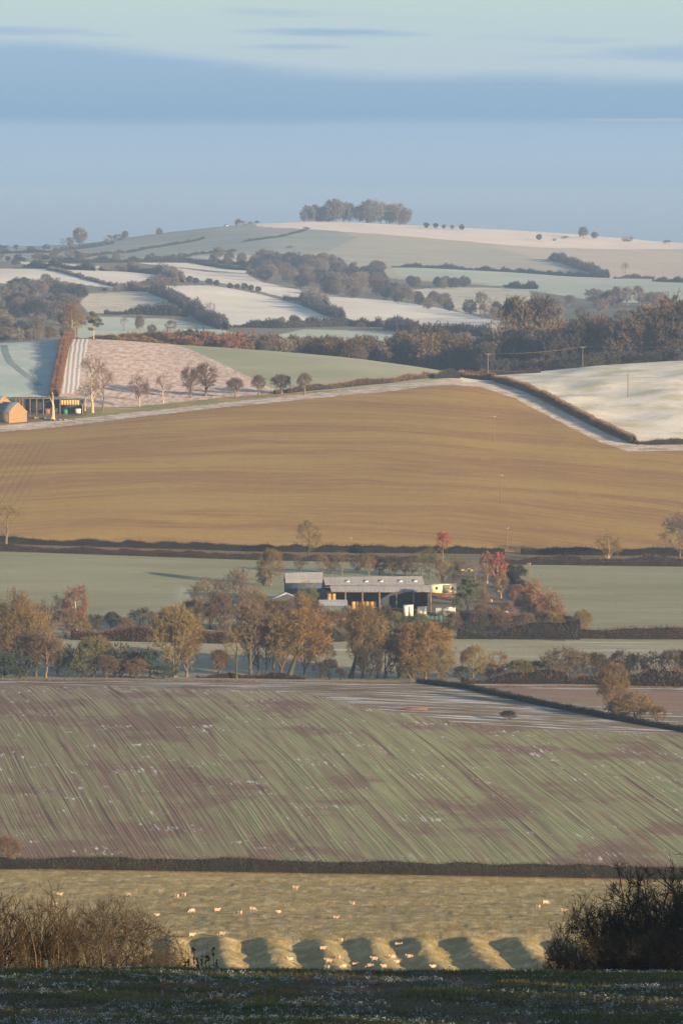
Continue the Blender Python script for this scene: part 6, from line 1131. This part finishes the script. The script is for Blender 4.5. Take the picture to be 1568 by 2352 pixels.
# rusty iron frame lying on the headland
p = ground(950, 1633, 1250, 1430); b = empty('harrow', p, R(-2)); tag(b, 'long rusty red harrow frame lying on the frozen headland', 'harrow')
mb = MB()
for y in (-0.5, 0.5): mb = MB(); mb.tube([(-3.3, y, 0.45), (3.3, y, 0.5)], 0.12, 5); obj('rail', mb, S['rustred'], b)

for i in range(9): mb = MB(); mb.tube([(-3.1+i*0.78, -0.65, 0.15), (-3.1+i*0.78, -0.5, 0.62), (-3.1+i*0.78, 0.55, 0.62), (-3.1+i*0.78, 0.7, 0.1)], 0.07, 4); obj('tine_bar', mb, S['rustred'], b)

# ------------------------------------------------------------------ foreground
def fence_post(u, Y, vtop, lab):
    p = at(u, Y); zt = ZC+(HZ-vtop)/F*Y; h = zt-p.z; b = empty('fence_post', p); tag(b, lab, 'fence post')
    mb = MB(); mb.tube([(0, 0, -0.3), (0.005, 0, h*0.5), (0.0, 0, h)], [0.055, 0.052, 0.05], 8); obj('shaft', mb, S['board'], b, smooth=True)
    mb = MB(); mb.tube([(0, 0, h-0.001), (0, 0, h+0.012)], [0.058, 0.05], 8); obj('frost_cap', mb, S['rooflight'], b); return Vector((p.x, p.y, zt))
a = fence_post(107, 166, 2207, 'sunlit ochre fence post standing at the grass edge on the left'); c = fence_post(322, 167, 2217, 'short fence post half hidden by the right end of the left shrubs'); 
mb = MB(); e = Vector((-22, 163, a.z-0.55))
for dz in (-0.12, -0.26): mb.tube([e+Vector((0, 0, dz))-a, Vector((0, 0, dz)), c+Vector((0, 0, dz-.02))-a], 0.006, 4)
tag(obj('fence_wire', mb, S['wire'], None, a), 'thin wire strung past the sunlit fence post', 'wire')
p = at(558, 168); zt = ZC+(HZ-2227)/F*168
b = empty('water_trough', (p.x, p.y, zt-0.42), R(8)); tag(b, 'small black box with a frosted lid at the grass edge', 'trough'); part('body', 'black', b, ((0, 0, 0.2), (0.17, 0.16, 0.42))); part('rim', 'white', b, ((0, 0, 0.415), (0.185, 0.175, 0.015)))
# docks with dark seed heads
for i, (u, vt) in enumerate([(434, 2195), (446, 2172), (452, 2200), (463, 2186), (478, 2166), (484, 2190), (492, 2178), (500, 2202), (425, 2208)]):
    Y = 160+i*0.6; rng = np.random.RandomState(i+300); p = at(u, Y); H = ZC+(HZ-vt)/F*Y-p.z; e = empty('dock_plant', p); 
    tag(e, 'dark dock stem with brown seed heads by the right end of the left shrubs', 'weed', 'dark dock stems at the grass edge')
    mb = MB(); P = curve(np.zeros(3), np.array([rng.uniform(-.06, .06), 0, H]), 6, rng, 0, 0.1); mb.tube(P, np.linspace(0.009, 0.004, 6), 4); obj('stem', mb, T['thorn'].copy() if False else T['thorn'], e)
    mb = MB(); zs = rng.uniform(0.35, 1.0, 7)
    for z in zs: c0 = np.array([np.interp(z, np.linspace(0, 1, 6), P[:, 0])+rng.uniform(-.035, .035), rng.uniform(-.03, .03), z*H]); n = 26; mb.slivers(c0+rdir(rng, n)*rng.uniform(0.0, 0.022, (n, 1)), rdir(rng, n)+np.array([0, 0, .8]), 0.045, 0.022, rng)
    obj('seed_head', mb, T['dark'], e)
# shrubs just below the crest
def nshape(nm, **k): SH[nm] = shape(nm, **k)
nshape('shrubA', seed=201, w=0.75, base=0.05, limbs=24, subs=9, twigs=2, fine=3, stems=9, tl=0.055, tw=0.0026, up=1.3, trunk_r=0.020)
nshape('shrubB', seed=202, w=0.95, base=0.06, limbs=20, subs=11, twigs=2, fine=5, stems=5, tl=0.05, tw=0.0027, up=0.9, trunk_r=0.024)
nshape('shrubC', seed=203, w=1.15, base=0.08, limbs=22, subs=11, twigs=2, fine=5, stems=4, tl=0.055, tw=0.0027, up=0.45, trunk_r=0.026)
nshape('thornA', seed=211, w=1.25, base=0.02, limbs=34, subs=13, twigs=6, fine=6, stems=6, tl=0.045, tw=0.0030, up=0.35, trunk_r=0.024)
nshape('thornB', seed=212, w=1.05, base=0.02, limbs=36, subs=14, twigs=6, fine=6, stems=5, tl=0.045, tw=0.0030, up=0.6, trunk_r=0.024)
NEAR = [(-34, 214, 2062, 'shrubA', 'shrub', 'darkbark', .95, 'brown upright shrub cut by the left edge of the photograph, near'), (42, 215, 2078, 'shrubA', 'shrub', 'bark', .85, 'brown upright shrub at the left, behind the grass edge'), (110, 213, 2068, 'shrubA', 'shrub', 'bark', .8, 'reddish brown upright shrub behind the sunlit fence post'),
  (176, 218, 2078, 'shrubB', 'shrubgrey', 'bark', .7, 'grey-brown shrub between upright shrubs and the tallest one'), (245, 215, 2038, 'shrubB', 'shrubgrey', 'bark', .82, 'tallest bare shrub of the left group with forked stems'), (318, 219, 2078, 'shrubC', 'shrubgrey', 'bark', .72, 'spreading bare shrub at the right end of the left group'), (372, 214, 2158, 'shrubC', 'shrubgrey', 'bark', .62, 'low arching shrub ending the left group'),
  (1275, 228, 2190, 'shrubC', 'thorn', 'darkbark', .55, 'thin dark shrub left of the big thorn bushes, ground showing through'), (1368, 232, 2066, 'thornA', 'thorn', 'darkbark', .50, 'dark thorn bush, leftmost and lowest shoulder of the right group'), (1448, 236, 2088, 'thornA', 'thorn', 'darkbark', .55, 'black thorn bush in the middle of the right group'),
  (1530, 231, 2030, 'thornB', 'thorn', 'darkbark', .66, 'black thorn bush with pale crossing stems near the right edge'), (1610, 238, 1968, 'thornB', 'thorn', 'darkbark', .85, 'tallest dark thorn bush cut by the right edge'), (1405, 226, 2150, 'thornA', 'thorn', 'darkbark', .62, 'low dark thorn filling the front of the right group'), (1500, 225, 2140, 'thornA', 'thorn', 'darkbark', .9, 'low black thorn at the right front edge of the grass')]
for u, Y, vt, sh, cr, bk, W, lab in NEAR:
    p = at(u, Y); H = ZC+(HZ-vt)/F*Y-p.z; plant('bare_shrub' if cr != 'thorn' else 'thorn_bush', sh, p, H*1.02, lab, 'shrub', cr, bk, W=W)
# unseen evergreens added right of the frame to shade the bank and the thorns
def shade_tree(x, y, H, W, i): plant('unseen_shade_tree', 'everbush%d' % (i % 2), Vector((x, y, gz(x, y))), H, 'dense dark evergreen added out of view on the right to cast shade', 'tree', 'green', 'ivy', group='unseen evergreens added to cast shade', W=W, sink=0.5)
shade_tree(38, 193, 19, 0.42, 1)
for i in range(20): shade_tree(40+(i % 2)*4, 46+i*4.7, 15, 0.75, i)
for i in range(6): shade_tree(40+i*3.2, 203+(i % 2)*5-i*2.4, 20, 0.5, i)
# grass blades and frosted leaves of the bank
def turf():
    rng = np.random.RandomState(5)
    def pts(n, y0=84, y1=158):
        y = rng.uniform(y0, y1, n); x = rng.uniform(-1, 1, n)*(0.0625*y+4.5); return x, y
    g = M['blade'] = plain('grass blades', (0.050, 0.085, 0.024), (0.075, 0.072, 0.028), 0.9); fr = M['frost'] = plain('frosted leaves', (0.42, 0.46, 0.49), (0.20, 0.23, 0.23), 6); br = M['deadleaf'] = plain('dead stalks', (0.12, 0.07, 0.045), (0.07, 0.045, 0.03), 3)
    x, y = pts(150000); k = vnoise(x/2.6, y/9, 31)+0.5*vnoise(x/0.6, y/2.0, 32)+0.35*sm(y, 136, 149); m = k > -0.08*rng.uniform(0, 3, len(k)); x, y = x[m], y[m]; z = height(x, y); n = len(x)
    mb = MB(); D = np.stack([rng.normal(size=n)*0.35, rng.normal(size=n)*0.35, np.ones(n)], 1); mb.slivers(np.stack([x, y, z-0.01], 1), D, rng.uniform(0.05, 0.15, n), 0.016, rng); tag(obj('grass', mb, g), 'short green grass standing on the shaded bank in front', 'grass', kind='stuff')
    x, y = pts(30000); z = height(x, y); n = len(x); mb = MB(); D = np.stack([rng.normal(size=n)*0.8, rng.normal(size=n)*0.8, np.ones(n)*0.6], 1); mb.slivers(np.stack([x, y, z], 1), D, rng.uniform(0.04, 0.12, n), 0.02, rng); tag(obj('dead_leaves', mb, br), 'brown dead stalks and leaves among the grass of the bank', 'dead leaves', kind='stuff')
    x, y = pts(11000); k = vnoise(x/1.4, y/4, 33)+0.6*vnoise(x/0.4, y/1.2, 34)-0.10*sm(y, 138, 150); m = k > -0.12; x, y = x[m], y[m]; z = height(x, y); n = len(x); q = 7
    size = rng.uniform(0.4, 1.0, n)**1.6
    X = np.repeat(x, q)+rng.normal(size=n*q)*0.035*np.repeat(size+.3, q); Yq = np.repeat(y, q)+rng.normal(size=n*q)*0.05; Z = np.repeat(z, q)+rng.uniform(0.02, 0.10, n*q); D = np.stack([rng.normal(size=n*q), rng.normal(size=n*q), rng.normal(size=n*q)*0.5+.3], 1)
    mb = MB(); mb.slivers(np.stack([X, Yq, Z], 1), D, 0.042*np.repeat(size+.2, q), 0.026*np.repeat(size+.2, q), rng); tag(obj('frosted_leaves', mb, fr), 'white frosted leaf clusters scattered over the shaded bank', 'frosted leaves', kind='stuff')
turf()

# thin smoke drifting up beside the farm
def smoke():
    m = bpy.data.materials.new('bonfire smoke'); m.use_nodes = True; t = NT(m.node_tree); t.n.clear(); out = t.add('ShaderNodeOutputMaterial'); pv = t.add('ShaderNodeVolumePrincipled')
    tc = t.add('ShaderNodeTexCoord'); n = t.noise(t.vmath('MULTIPLY', tc.outputs['Object'], (0.5, 0.5, 0.25)), 1.0, 3.0, 0.6)
    t.put(pv.inputs['Density'], t.math('MULTIPLY', t.ramp(n, 0.35, 0.75), 0.12)); pv.inputs['Color'].default_value = (0.62, 0.68, 0.78, 1); t.l.new(pv.outputs[0], out.inputs['Volume'])
    mb = MB(); mb.tube([(0, 0, 0), (0.2, 0, 2), (-0.3, 0, 5), (-1.2, 0, 8.5), (-2.0, 0, 11)], [0.8, 1.8, 2.6, 2.4, 0.6], 12)
    tag(obj('smoke', mb, m, None, at(424, 1590)), 'thin bluish bonfire smoke rising left of the farm', 'smoke', kind='stuff')
smoke()
